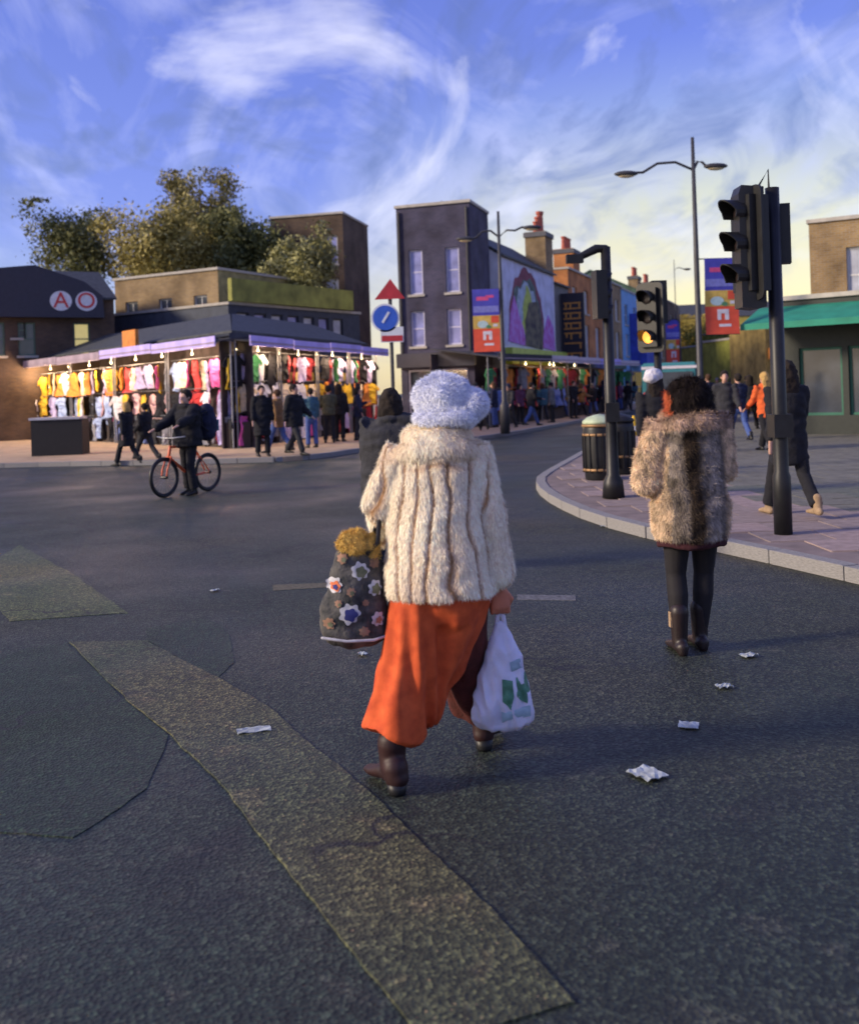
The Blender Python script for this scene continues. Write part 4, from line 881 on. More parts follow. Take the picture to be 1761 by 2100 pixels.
def trouser_mesh(J, vox, rt=.095, rb=.075, bot=.08, name='trousers'):
    z = J['dz']; mb = MB(); mb.tube([(0, 0, .84+z), (0, 0, .93+z), (0, .005, 1.04+z)], [(.16, .12), (.175, .125), (.15, .11)], 16)
    for n in 'LR':
        e_ = J['an'+n]+(J['kn'+n]-J['an'+n]).normalized()*(bot-.06)
        mb.tube([J['hip'+n], J['hip'+n].lerp(J['kn'+n], .5), J['kn'+n], J['kn'+n].lerp(e_, .5), e_], [rt, rt*.92, (rt+rb)*.42, rb*.95, rb], 12, cap=False)
    return fuse(mb, vox, 2, name, disp=lambda p, n: .006*noise.noise(Vector((p.x*9, p.y*9, p.z*22))))
def shoe_mesh(a, hh=.12, up=0):
    mb = MB(); mb.tube([a+Vector((0, -.045, -.045)), a+Vector((0, .05, -.045)), a+Vector((0, .15, -.058)), a+Vector((0, .19, -.064))], [(.04, .042), (.045, .038), (.045, .026), (.035, .02)], 10); mb.tube([a+Vector((0, -.01, -.03)), a+Vector((0, -.005, hh-.02))], [.048, .047], 10)
    return fuse(mb, .012, 1, 'shoe')
def hair_mesh(J, style, vox=.014):
    z = J['dz']; hc = Vector((0, .015, 1.625+z)); mb = MB(); mb.add(*ball(hc+Vector((0, -.018, .015)), (.094, .108, .108), 16))
    if style == 'long': mb.tube([hc+Vector((0, -.05, 0)), hc+Vector((0, -.085, -.12)), hc+Vector((0, -.10, -.26))], [(.10, .07), (.11, .055), (.09, .035)], 14)
    if style == 'bob': mb.tube([hc+Vector((0, -.03, 0)), hc+Vector((0, -.05, -.11))], [(.11, .09), (.12, .08)], 14)
    if style == 'hood': mb.tube([hc+Vector((0, -.03, .02)), hc+Vector((0, -.05, -.16))], [(.118, .125), (.12, .10)], 14)
    if style == 'beanie': mb.add(*ball(hc+Vector((0, -.01, .03)), (.105, .115, .115)))
    return fuse(mb, vox, 2, 'hair', disp=lambda p, n: fbm(p, 22, .012) if style in ('long', 'bob') else 0)
CACHE = {}
POSES = {'stand': dict(legL=2, legR=-2, elbL=14, elbR=20), 'walk1': dict(legL=22, kneeL=6, legR=-14, kneeR=22, armL=-16, armR=20, elbL=15, elbR=25), 'walk2': dict(legL=-12, kneeL=26, legR=24, kneeR=5, armL=20, armR=-14, elbL=30, elbR=12),
         'stride': dict(legL=26, kneeL=4, legR=-20, kneeR=20, armL=-10, armR=10, elbL=60, elbR=70), 'phone': dict(legL=3, legR=-3, armL=10, elbL=100, armR=5, elbR=20), 'reach': dict(legL=6, legR=-6, armR=40, elbR=60, armL=30, elbL=40)}
def person(x, y, h, rz, pose, coat, trous, hair, label, hairs='short', hem=.8, puff=1.0, skin=SKIN, shoe=None, group='people walking and browsing by the market', z=KH, Y=None, vox=.02, loc=None, rot=None, parts=True):
    p = loc if loc is not None else (G(x, y, z) if Y is None else Vector((X_(x, Y), Y, z)))
    key = (pose, vox)
    if key not in CACHE: J = joints(POSES[pose]); CACHE[key] = (J, body_mesh(J, vox*.8, detail=vox < .012), trouser_mesh(J, vox*.9))
    J, bm_, tm = CACHE[key]
    ck = ('c', pose, round(hem, 2), puff, vox)
    if ck not in CACHE: CACHE[ck] = coat_mesh(J, hem, vox, puff, 1.0)
    hk = ('h', pose, hairs)
    if hk not in CACHE: CACHE[hk] = hair_mesh(J, hairs)
    t = thing('person', label, 'person', p, rz, group); s = h/1.72; t.scale = (s, s, s)
    link('body', bm_, skin, t); link('coat', CACHE[ck], coat, t); link('trousers', tm, trous, t)
    link('hair' if hairs in ('short', 'long', 'bob') else ('hat' if hairs == 'beanie' else 'hood'), CACHE[hk], hair, t)
    for n in 'LR':
        sk = ('s', pose, n)
        if sk not in CACHE: CACHE[sk] = shoe_mesh(J['an'+n])
        link('shoe', CACHE[sk], shoe or BLK, t)
    return t, J
def cloth(n, c, v=.25): return mat('wear_'+n, c, .92, v, 14, .35, 60)
K = dict(black=cloth('black', (.012, .012, .016)), navy=cloth('navy', (.018, .022, .05)), brown=cloth('brown', (.22, .12, .05)), jeans=cloth('jeans', (.06, .10, .28)), dark=cloth('charcoal', (.03, .03, .035)), grey=cloth('grey', (.14, .14, .15)),
         orange=cloth('orange', (.68, .12, .03)), tan=cloth('tan', (.32, .22, .13)), teal=cloth('teal', (.05, .12, .16)), white=cloth('white', (.6, .58, .62)), plum=cloth('plum', (.10, .03, .07)), olive=cloth('olive', (.07, .07, .04)), hair=cloth('dark_hair', (.018, .012, .009)), blond=cloth('blond_hair', (.48, .30, .10)), brh=cloth('brown_hair', (.07, .035, .018)))
PI = math.pi
P_ = [
 (262, 955, 1.60, R(65), 'walk1', 'black', 'black', 'blond', 'person in long black coat walking left past the yellow clothes stall', 'bob', .55, 1.1, 0),
 (300, 950, 1.58, R(60), 'stride', 'black', 'dark', 'hair', 'person in black just behind the walker at the left stall', 'short', .8, 1.1, 0),
 (540, 936, 1.74, R(-160), 'stand', 'black', 'black', 'hair', 'person in long black coat standing left of the brown coat', 'short', .5, 1.1, KH),
 (572, 928, 1.68, R(70), 'walk1', 'brown', 'jeans', 'brh', 'person in brown coat and blue jeans between two dark figures', 'short', .72, 1.0, KH),
 (606, 933, 1.80, R(-120), 'walk2', 'black', 'dark', 'hair', 'broad man in black coat walking right of the brown coat', 'short', .72, 1.3, KH),
 (640, 918, 1.66, R(30), 'stand', 'teal', 'jeans', 'hair', 'person in dark teal jacket looking into the stall right of the broad man', 'short', .85, 1.0, KH),
 (676, 908, 1.72, R(10), 'reach', 'olive', 'black', 'hair', 'person in dark olive jacket reaching toward the yellow goods', 'beanie', .85, 1.1, KH),
 (698, 905, 1.76, R(-20), 'stand', 'black', 'black', 'hair', 'taller person in black beside the olive jacket', 'hood', .8, 1.1, KH),
 (735, 903, 1.66, R(-90), 'phone', 'navy', 'dark', 'hair', 'person in navy coat near the road sign post', 'bob', .75, 1.1, KH),
 (1490, 925, 1.74, R(170), 'walk2', 'dark', 'black', 'hair', 'person in charcoal coat walking toward the camera right of the dark haired woman', 'short', .8, 1.1, KH),
 (1517, 905, 1.68, R(10), 'walk1', 'navy', 'jeans', 'hair', 'person in navy with blue bag side, farther behind the charcoal coat', 'short', .85, 1.0, KH),
 (1455, 880, 1.70, R(20), 'stand', 'navy', 'dark', 'brh', 'person in navy half hidden right of the dark hair', 'short', .85, 1.0, KH),
 (1540, 880, 1.66, R(-30), 'walk2', 'black', 'black', 'hair', 'far person in black left of the orange coat', 'hood', .8, 1.0, KH),
 (1425, 868, 1.72, R(0), 'walk1', 'black', 'dark', 'brh', 'person in black seen just over the dark hair', 'short', .8, 1.0, KH),
]
for (x, y, h, rz, po, c, tr, ha, lb, hs, hem, pf, z) in P_: person(x, y, h, rz, po, K[c], K[tr], K[ha], lb, hs, hem, pf, z=z)
# woman in orange coat with blonde hair
person(1572, 925, 1.68, R(20), 'walk2', K['orange'], K['black'], K['blond'], 'blonde person in orange coat and black trousers left of the near signal pole', 'long', .75, 1.0)
# right edge passer-by
person(1622, 1058, 1.70, R(8), 'walk1', K['black'], K['black'], K['hair'], 'person in black with pale shoes at the right edge behind the thick pole', 'long', .6, 1.1, shoe=K['tan'])
# white hat person
wt, J = person(1342, 0, 1.66, R(5), 'walk1', K['black'], K['black'], K['hair'], 'person in black coat with slouchy white hat left of the dark haired woman', 'long', .7, 1.15, Y=13)
hc = Vector((0, 0, 1.66+J['dz'])); mb = MB(); mb.add(*ball(hc+Vector((-.02, -.02, .02)), (.13, .13, .10))); mb.add(*ball(hc+Vector((-.08, -.08, -.02)), (.10, .10, .07)))
link('hat', fuse(mb, .012, 2, 'hat', disp=lambda p, n: fbm(p, 14, .012)), K['white'], wt)
# dark coat person ahead on the left
person(800, 0, 1.66, R(-6), 'walk2', K['dark'], K['black'], K['hair'], 'person in bulky dark coat walking ahead, left of the fluffy hat', 'bob', .62, 1.6, Y=8.8, z=0, vox=.014)
# crowd along the street stalls
cnt = 0
spots = [(990, 36), (1012, 38.5), (1042, 37), (1065, 41), (1088, 39), (1112, 44), (1130, 42), (1152, 48), (1175, 46), (1192, 49), (1215, 51), (1236, 54), (1252, 55), (1270, 58), (1286, 56), (1300, 62), (1318, 66), (1176, 50), (975, 40), (1100, 52), (1385, 50), (1405, 62), (1470, 48), (1500, 55), (1530, 44)]
def clip(s_, n=16): return ' '.join(s_.split()[:n])
cc_ = ['black', 'navy', 'dark', 'plum', 'black', 'teal', 'grey', 'olive', 'black', 'brown']; near = ['under the left banner', 'below the green fascia', 'below the vertical sign', 'by the orange house', 'beyond the barrel bin', 'far down']
used = set()
for i, (x, Y) in enumerate(spots):
    c = cc_[i % 10]; ps = ['walk1', 'stand', 'walk2', 'phone', 'stride'][i % 5]; hs = ['short', 'bob', 'beanie', 'hood'][i % 4]
    w_ = near[0] if x < 1035 else near[1] if x < 1135 else near[2] if x < 1170 else near[3] if x < 1240 else near[4] if x < 1330 else 'on the right pavement'
    lb = f'{ {"black":"black coated","navy":"navy coated","dark":"charcoal coated","plum":"plum coated","teal":"teal jacketed","grey":"grey coated","olive":"olive jacketed","brown":"brown coated"}[c]} passer-by, {dict(short="bareheaded",bob="bobbed hair",beanie="beanie",hood="hood up")[hs]}, {w_}'
    if lb in used: lb += ', farther'
    if lb in used: lb += ' back'
    used.add(lb)
    person(x, 0, 1.62+.16*((i*37) % 10)/10, R((i*73) % 360), ps, K[c], K[['black', 'jeans', 'dark'][i % 3]], K[['hair', 'brh', 'hair', 'blond'][i % 4]] if hs in ('short', 'bob') else K[['black', 'grey', 'navy'][i % 3]], lb, hs, .75, 1.1, Y=Y, group='crowd along the street stalls')
# ------------------------------------------------------------ vans behind
def van(x, Y, rz, m, label, stripe):
    t = thing('parked_van', label, 'van', (X_(x, Y), Y, 0), rz)
    prof = [(-2.4, .35), (2.3, .35), (2.4, .9), (2.1, 1.25), (1.5, 2.1), (1.2, 2.3), (-2.3, 2.35), (-2.45, 2.1)]
    bm = bmesh.new(); q = MB().prism(prof, -.95, .95).mesh('van_body'); bm.from_mesh(q); bmesh.ops.bevel(bm, geom=list(bm.edges), offset=.06, segments=2, affect='EDGES'); bm.to_mesh(q); bm.free()
    link('van_body', q, m, t)
    for s in (-1, 1):
        MB().box(.5, 1.45, s*.955-.006, s*.955+.006, 1.3, 1.95).build('side_window', GLASS, t)
        for wx in (-1.5, 1.55):
            wm = MB(); wm.torus((wx, s*.88, .34), .24, .10, 'Y', 24, 8); wm.build('tyre', BLK, t, smooth=True); MB().prism([(wx+.2*math.cos(i*CYL/16), .34+.2*math.sin(i*CYL/16)) for i in range(16)], s*.88-.05, s*.88+.05).build('rim', LEAD, t)
    MB().box(-2.475, -2.45, -.8, .8, 1.3, 2.0).build('rear_window', GLASS, t)
    MB().box(-2.44, 1.15, -.96, .96, 2.12, 2.22).build('stripe', stripe, t)
    for s in (-1, 1): MB().box(-2.49, -2.45, s*.84-.07, s*.84+.07, .95, 1.3).build('tail_light', MC['sign_red'], t)
van(1372, 38, R(76), mat('teal_paint', (.05, .20, .22), .35), 'teal van with white roof band down the street behind the white hat', BW)
van(1500, 66, R(80), mat('navy_paint', (.03, .05, .14), .35), 'dark navy van with pale roof band on the far right of the street', BW)
# ------------------------------------------------------------ bicycle and rider
fp = G(338, 1021); rp = Vector((X_(446, 17.55), 17.55, 0)); dv = (rp-fp); dv.z = 0; rp = fp+dv.normalized()*1.06
ang = math.atan2(dv.y, dv.x)     # local x from front wheel to rear wheel
t = thing('bicycle', 'orange framed bicycle with black tyres held by the dark rider on the road', 'bicycle', fp, ang)
OF = mat('orange_bike_paint', (.62, .10, .03), .35, .15); CH = mat('steel_spokes', (.35, .35, .37), .35, metal=.8)
WR = .335
for wx in (0, 1.06):
    whl = MB().torus((wx, 0, WR), WR-.028, .028, 'Y', 44, 8).build('tyre', BLK, t, smooth=True)
    MB().torus((wx, 0, WR), WR-.062, .012, 'Y', 44, 6).build('rim', LPG, t, smooth=True)
    sp = MB()
    for i in range(24): a = CYL*i/24; sp.tube([(wx, .02*(-1)**i, WR), (wx+(WR-.06)*math.cos(a), 0, WR+(WR-.06)*math.sin(a))], .0018, 4, cap=False)
    sp.build('spokes', CH, t); MB().tube([(wx, -.05, WR), (wx, .05, WR)], .028, 10).build('hub', BLK, t)
FR = MB(); bb = Vector((.62, 0, .30)); st = Vector((.72, 0, .80)); hd0 = Vector((.12, 0, .66)); hd1 = Vector((.16, 0, .82)); rw = Vector((1.06, 0, WR))
for a, c, r in ((hd0, bb, .026), (hd1, st, .02), (bb, st, .02)): FR.tube([a, c], r, 10)
for s in (-.05, .05): FR.tube([bb+Vector((0, s*.6, 0)), rw+Vector((0, s, 0))], .012, 8); FR.tube([st, rw+Vector((0, s, 0))], .010, 8)
FR.tube([hd0, hd1], .026, 10); FR.build('frame', OF, t, smooth=True)
fk = MB(); 
for s in (-.055, .055): fk.tube([hd0+Vector((0, s, 0)), Vector((.02, s, .45)), Vector((0, s, WR))], .014, 8)
fk.tube([hd0+Vector((0, -.055, 0)), hd0+Vector((0, .055, 0))], .016, 8); fk.build('fork', OF, t, smooth=True)
MB().tube([hd1, hd1+Vector((.02, 0, .12)), hd1+Vector((-.04, 0, .15))], .014, 8).build('stem', BLK, t, smooth=True)
MB().tube([hd1+Vector((.03, -.30, .17)), hd1+Vector((-.04, -.1, .15)), hd1+Vector((-.04, .1, .15)), hd1+Vector((.03, .30, .17))], .013, 8).build('handlebar', CH, t, smooth=True)
MB().tube([st, st+Vector((.03, 0, .14))], .013, 8).build('seat_post', CH, t); sd_ = MB(); sd_.tube([st+Vector((-.12, 0, .15)), st+Vector((.02, 0, .16)), st+Vector((.14, 0, .17))], [(.03, .02), (.05, .025), (.075, .03)], 10, side=(0, 1, 0)); sd_.build('saddle', BLK, t, smooth=True)
MB().torus(bb, .09, .008, 'Y', 24, 6).build('chainring', BLK, t); MB().tube([bb+Vector((-.02, -.07, -.16)), bb+Vector((0, -.07, 0)), bb+Vector((0, .07, 0)), bb+Vector((.02, .07, .16))], .011, 8).build('crank', CH, t)
for s, dz, dx in ((-1, -.17, -.02), (1, .17, .02)): MB().box(bb.x+dx-.05, bb.x+dx+.05, s*.12-.045, s*.12+.045, bb.z+dz-.012, bb.z+dz+.012).build('pedal', BLK, t)
q = MB(); q.add(*ball(st+Vector((.09, 0, .02)), .03)); q.build('rear_light', mat('red_reflector', (.7, .05, .02), .3), t, smooth=True)
POSES['ride'] = dict(legL=10, kneeL=18, legR=-5, kneeR=5, armL=52, armR=46, elbL=22, elbR=22, outL=10, outR=10)
mid = fp.lerp(rp, .52)
rd_, Jr = person(0, 0, 1.74, ang+PI/2, 'ride', K['black'], K['black'], K['hair'], 'rider in bulky black coat astride the orange bicycle', 'short', .80, 1.45, loc=Vector((mid.x+.05, mid.y-.1, 0)), vox=.014, group='people walking and browsing by the market')
bk = MB(); bk.tube([(0, 0, 0), (0, 0, .2), (0, 0, .42)], [(.17, .12), (.19, .15), (.13, .10)], 16)
bpm = fuse(bk, .014, 3, 'backpack', disp=lambda p, n: fbm(p, 9, .015)); o = thing('backpack', 'bulging dark blue backpack on the cyclist\'s back', 'backpack', Vector((mid.x+.33, mid.y+.12, 1.0)), ang+PI/2)
link('bag_body', bpm, K['navy'], o); MB().box(-.10, .10, -.19, -.15, .05, .24).build('front_pocket', K['teal'], o)
for s in (-1, 1): MB().tube([(s*.09, .10, .38), (s*.10, .24, .36), (s*.11, .25, .15), (s*.10, .10, .06)], .018, 8).build('strap', K['black'], o, smooth=True)
# ------------------------------------------------------------ WOMAN IN THE CREAM FUR COAT (main subject)
def fluff(o_me, parent, n, L_, wd, colf, jit=.35, lift=.45, name='fur', mask=None):
    m = strands(o_me, n, L_, wd, colf, jit=jit, lift=lift, name=name, mask=mask); o = link(name, m, attrmat('fur_fibre', .75, .0), parent); tag(o, kind='stuff'); return o
WX, WY = X_(893, 4.15), 4.15
t = thing('person', 'person in cream fur coat, fluffy pale hat and wide orange skirt, walking away', 'person', (WX, WY, 0), 0)
def L(x, y, dY=0.0): q = A(x, y, WY+dY); return Vector((q.x-WX, dY, q.z))
Jw = {'dz': 0.0}
Jw['hipL'], Jw['hipR'] = Vector((-.085, 0, .88)), Vector((.085, 0, .88))
Jw['knL'], Jw['knR'] = Vector((-.15, -.02, .47)), Vector((.11, .17, .48)); Jw['anL'], Jw['anR'] = Vector((-.225, -.13, .115)), Vector((.18, .33, .12)); Jw['ftL'] = Jw['ftR'] = 0
Jw['shL'], Jw['shR'] = Vector((-.155, 0, 1.325)), Vector((.155, 0, 1.325))
Jw['elL'] = L(776, 1035, .02); Jw['elR'] = L(1003, 1060, -.02); Jw['wrL'] = L(788, 1090, .20); Jw['wrR'] = L(1023, 1208, .02)
def bodyw():
    mb = MB(); z = 0
    mb.tube([(0, 0, .84), (0, 0, .93), (0, .01, 1.05), (0, .01, 1.2), (0, .01, 1.34), (0, 0, 1.39)], [(.15, .11), (.165, .115), (.125, .09), (.15, .105), (.155, .10), (.09, .07)], 16)
    mb.tube([(0, 0, 1.38), (0, .015, 1.45), (0, .02, 1.5)], [.052, .048, .048], 10); hc = Vector((0, .03, 1.545))
    mb.add(*ball(hc+Vector((0, -.01, .025)), (.075, .094, .09), 16)); mb.add(*ball(hc+Vector((0, .03, -.04)), (.054, .058, .066), 14)); mb.tube([hc+Vector((0, .092, .02)), hc+Vector((0, .110, -.018))], [.009, .013], 8)
    for s in (-1, 1): mb.add(*ball(hc+Vector((s*.076, -.005, 0)), (.012, .02, .03), 8))
    for n, s in (('L', -1), ('R', 1)):
        mb.tube([Jw['hip'+n], Jw['hip'+n].lerp(Jw['kn'+n], .4), Jw['kn'+n]], [.085, .08, .055], 12); mb.tube([Jw['kn'+n], Jw['kn'+n].lerp(Jw['an'+n], .35), Jw['an'+n]], [.054, .055, .034], 12)
        mb.tube([Vector((0, 0, 1.36)).lerp(Jw['sh'+n], .6), Jw['sh'+n], Jw['el'+n]], [.052, .05, .036], 12); mb.tube([Jw['el'+n], Jw['wr'+n]], [.036, .025], 10)
        if n == 'L': hand(mb, Jw['wrL'], Jw['wrL']-Jw['elL'], -1, curl=1.0)
    # right hand closed round the carrier handles: palm down, fingers curling under
    w_ = Jw['wrR']; d = Vector((.06, .03, -1)).normalized(); sd1 = Vector((1, .15, 0)).normalized(); nr = Vector((-.15, 1, 0)).normalized()
    mb.tube([w_-d*.02, w_+d*.02, w_+d*.075], [(.026, .019), (.040, .02), (.042, .018)], 12, side=sd1)
    for i, LL in enumerate((.055, .064, .062, .050)):
        b0 = w_+d*.072+sd1*(.032-.0215*i)
        mb.tube([b0, b0+d*.026+nr*.006, b0+d*.034+nr*.028, b0+d*.014+nr*.042, b0-d*.004+nr*.034], [.0108, .0104, .0098, .009, .008], 8)
    b0 = w_+d*.02+sd1*.03; mb.tube([b0, b0+sd1*.022+d*.026+nr*.01, b0+sd1*.012+d*.055+nr*.03], [.0135, .0115, .0095], 8)
    return fuse(mb, .0055, 2, 'body')
link('body', bodyw(), mat('reddened_skin', (.55, .19, .11), .6, .1, 20), t)
# coat
mb = MB(); cx = .0
hem = [L(790, 1232), L(1012, 1240)]
mb.tube([(-.01, 0, .765), (-.01, 0, .80), (-.008, 0, .95), (-.005, 0, 1.10), (0, 0, 1.24), (0, 0, 1.33), (0, .01, 1.40)], [(.238, .175), (.236, .172), (.222, .165), (.21, .155), (.205, .145), (.195, .13), (.12, .10)], 28, cap=False)
mb.tube([Vector((0, 0, 1.34)).lerp(Jw['shL'], .5), Jw['shL'], Jw['shL'].lerp(Jw['elL'], .5), Jw['elL'], Jw['elL']+Vector((.02, .09, -.045)), Jw['wrL']], [.085, .088, .078, .078, .075, .065], 14)
mb.tube([Vector((0, 0, 1.34)).lerp(Jw['shR'], .5), Jw['shR'], Jw['shR'].lerp(Jw['elR'], .5), Jw['elR'], Jw['elR'].lerp(Jw['wrR'], .5), Jw['elR'].lerp(Jw['wrR'], .74)], [.085, .088, .075, .074, .074, .074], 14)
mb.tube([(-.15, -.035, 1.345), (-.08, -.105, 1.365), (0, -.12, 1.37), (.08, -.105, 1.365), (.15, -.035, 1.345)], [(.035, .05), (.05, .045), (.055, .045), (.05, .045), (.035, .05)], 12, side=(0, 0, 1))
mb.torus((0, .01, 1.41), .10, .05, 'Z', 24, 8)
def rib(p):   # pelts run down the coat
    th_ = math.atan2(p[1], p[0]); k = th_*7.2+.9*math.sin(th_*3.1+1)+2.3*noise.noise(Vector((p[0]*5, p[1]*5, p[2]*2.6)))+1.0*noise.noise(Vector((p[0]*3, 3, p[2]*6)))
    return abs(math.sin(k))
def ribd(p, n):
    if p.z > 1.33 and p.y < -.05: return fbm(p, 10, .008)
    return .014*(min(1, rib(p)*2.0)-1)+fbm(p, 9, .010)
coatm = fuse(mb, .009, 3, 'coat', disp=ribd)
def cc1(p):
    r = min(1, max(0, (rib(p)-.04)*2.0)); nz = noise.noise(Vector(p)*6)
    if p[2] > 1.31 and p[1] < -.05: r = .8+.2*nz
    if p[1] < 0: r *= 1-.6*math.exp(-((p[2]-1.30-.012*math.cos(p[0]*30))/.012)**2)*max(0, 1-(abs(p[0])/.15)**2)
    r *= 1-.22*max(0, noise.noise(Vector((p[0]*9, p[1]*9, p[2]*3)))); a = np.array((.42, .22, .09)); b_ = np.array((.95, .82, .64)); c_ = a*(1-r)+b_*r
    return c_*(1+.18*nz)
paint(coatm, cc1); co_ = link('coat', coatm, attrmat('cream_fur_hide', .85), t); fluff(coatm, co_, 120000, .016, .0032, cc1, jit=.22, lift=.38)
# hat: fluffy pale blue, wider to the right
mb = MB(); hc = L(913, 826, 0); mb.add(*ball(hc+Vector((-.01, .02, .02)), (.125, .13, .105), 18)); mb.add(*ball(hc+Vector((.0, .0, -.06)), (.145, .14, .06), 18)); mb.add(*ball(hc+Vector((.115, 0, -.01)), (.065, .10, .065), 14)); mb.add(*ball(hc+Vector((-.045, 0, .055)), (.08, .09, .045), 14)); mb.add(*ball(hc+Vector((.04, 0, .06)), (.06, .08, .045), 14))
hm = fuse(mb, .009, 2, 'hat', disp=lambda p, n: fbm(p, 9, .014)); cb = lambda p: np.array((.76, .78, .92))*(1+.15*noise.noise(Vector(p)*14))
paint(hm, cb); ho = link('hat', hm, attrmat('cream_fur_hide', .85), t); fluff(hm, ho, 34000, .015, .003, cb, jit=.55, lift=.8)
# wide orange trousers
mb = MB()
mb.tube([(0, 0, .72), (0, 0, .82), (0, .005, .95)], [(.185, .14), (.18, .135), (.14, .10)], 20)
lb_ = L(803, 1510, -.09); rb_ = Vector((.145, .30, .20))
mb.tube([(-.085, 0, .86), (-.105, -.01, .70), (-.135, -.03, .48), lb_.lerp(Vector((-.135, -.03, .48)), .4), lb_], [(.105, .13), (.12, .135), (.125, .13), (.128, .125), (.132, .12)], 22, cap=False)
mb.tube([(-.05, .0, .82), (-.055, .01, .62), (-.075, 0, .42), (-.10, -.03, .30)], [(.12, .12), (.125, .11), (.11, .10), (.09, .09)], 18)
mb.tube([(.085, 0, .86), (.092, .02, .76), (.075, .03, .66), (.03, .03, .54), (-.02, .02, .42)], [(.105, .13), (.112, .13), (.10, .125), (.085, .115), (.07, .10)], 22)
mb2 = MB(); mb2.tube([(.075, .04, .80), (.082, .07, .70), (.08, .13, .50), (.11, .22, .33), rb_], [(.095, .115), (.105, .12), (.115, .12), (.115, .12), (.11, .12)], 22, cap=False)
OT = mat('orange_wool', (.58, .075, .018), .85, .22, 16, .18, 260, col2=(.72, .12, .03))
def fold(p, n): an = math.atan2(p.y+.02, p.x+.09); return .012*math.sin(an*11+2.5*noise.noise(p*3))*min(1, max(0, (.85-p.z)*2.2))+.016*noise.noise(Vector((p.x*11+p.z*3.0, p.y*8, p.z*1.6)))+.003*noise.noise(Vector((p.x*32, p.y*22, p.z*5)))
link('skirt', fuse(mb, .009, 2, 'skirt', disp=fold), OT, t); link('shaded_right_leg', fuse(mb2, .009, 2, 'shaded_right_leg', disp=fold), mat('shaded_leg_maroon', (.085, .016, .012), .9, .3, 16, .4, 120), t)  # shade on the right leg put into colour as a separate dark maroon piece
OX = mat('oxblood_leather', (.028, .009, .009), .55, .3, 12)
for n, a, tx in (('L', Jw['anL'], -.55), ('R', Jw['anR'], .4)):
    mb = MB(); mb.tube([a+Vector((0, -.005, .08)), a+Vector((0, 0, .04)), a+Vector((0, 0, -.02))], [.060, .056, .052], 14); mb.tube([a+Vector((-.045*tx, -.045, -.05)), a+Vector((.05*tx, .05, -.05)), a+Vector((.13*tx, .12, -.078)), a+Vector((.18*tx, .165, -.085))], [(.044, .04), (.046, .036), (.046, .026), (.034, .020)], 12)
    mb.tube([a+Vector((-.02*tx, -.03, -.01)), a+Vector((-.03*tx, -.035, -.055))], [.054, .048], 14)
    bo = link('boot', fuse(mb, .008, 2, 'boot'), OX, t); hb = a+Vector((-.03*tx, -.038, 0))
    MB().lathe([(.034, 0), (.036, .01), (.042, max(.03, a.z-.07))], 14, (hb.x, hb.y, .001)).build('heel', BLK, bo, smooth=True)
# shoulder bag, patterned
BX = L(728, 1200, .02)
bt = thing('shoulder_bag', 'dark floral shoulder bag stuffed with a yellow scarf, left of the cream coat', 'bag', (WX+BX.x, WY-.02, 0), R(12))
def BL(x, y): q = A(x, y, WY); return (q.x-WX-BX.x, q.z)
z0, z1 = BL(728, 1304)[1], BL(735, 1122)[1]
mb = MB(); mb.tube([(-.005, 0, z0+.03), (-.002, 0, z0+.12), (.01, 0, (z0+z1)/2+.05), (.02, 0, z1-.01)], [(.148, .075), (.142, .075), (.118, .065), (.088, .045)], 26, cap=True)
bagm = fuse(mb, .010, 2, 'bag_body', disp=lambda p, n: fbm(p, 8, .012))
FB = mat('dark_floral_ground', (.03, .035, .038), .85, .3, 22, .3, 80, col2=(.13, .12, .11)); link('bag_body', bagm, FB, bt)
bvh = BVHTree.FromPolygons([v.co for v in bagm.vertices], [tuple(p.vertices) for p in bagm.polygons])
def decal(parent, bvh_, poly, m, name, off, origin=(0, 0)):
    vs = []; k = len(poly); rings = 3; cx_ = sum(p[0] for p in poly)/k; cz_ = sum(p[1] for p in poly)/k
    for j in range(rings+1):
        for (x, z) in poly: 
            f = j/rings; xx, zz = cx_+(x-cx_)*f, cz_+(z-cz_)*f; h = bvh_.ray_cast(Vector((xx, -1, zz)), Vector((0, 1, 0)))
            vs.append((xx, (h[0].y if h[0] else .0)-off, zz))
    fs = [(j*k+i, j*k+(i+1) % k, (j+1)*k+(i+1) % k, (j+1)*k+i) for j in range(rings) for i in range(k)]
    me = mesh(name, vs, fs, True); return link(name, me, m, parent)
def petals(cx_, cz_, r, n=7, sq=1.0): return [(cx_+r*(1+.13*math.cos(n*a)+.08*math.cos(2*a+cx_*40))*math.cos(a), cz_+sq*r*(1+.13*math.cos(n*a)+.08*math.cos(3*a+cx_*30))*math.sin(a)) for a in [CYL*i/42 for i in range(42)]]
PW = mat('printed_off_white', (.55, .54, .56), .85, .2, 30); PN = mat('printed_navy', (.03, .035, .16), .85); PO_ = mat('printed_orange', (.62, .16, .06), .85); PG = mat('printed_grey_green', (.16, .17, .10), .85, .3, 30); PTN = mat('printed_tan', (.30, .17, .11), .85, .3)
for (x, y, r, cm_, cr_) in ((712, 1248, .040, PN, .026), (735, 1165, .034, PG, .022), (683, 1192, .030, PO_, .019), (672, 1268, .022, PG, .01), (770, 1262, .028, PTN, .014), (700, 1140, .02, PG, .01), (765, 1200, .030, PG, .02), (765, 1150, .022, PTN, .012), (715, 1205, .017, PG, .009), (742, 1285, .02, PTN, .01), (690, 1228, .014, PG, .007), (745, 1228, .013, PTN, .006)):
    q = BL(x, y); fl_ = decal(bt, bvh, petals(*q, r), PW if r > .023 else PTN, 'printed_flower', .005); decal(fl_, bvh, petals(q[0]+.004, q[1]-.004, cr_, 5), cm_, 'flower_centre', .009)
    if cm_ is PO_: decal(fl_, bvh, petals(q[0]+.003, q[1]-.008, cr_*.5, 5), PN, 'flower_heart', .012)
mb = MB(); tq = BL(735, 1112)
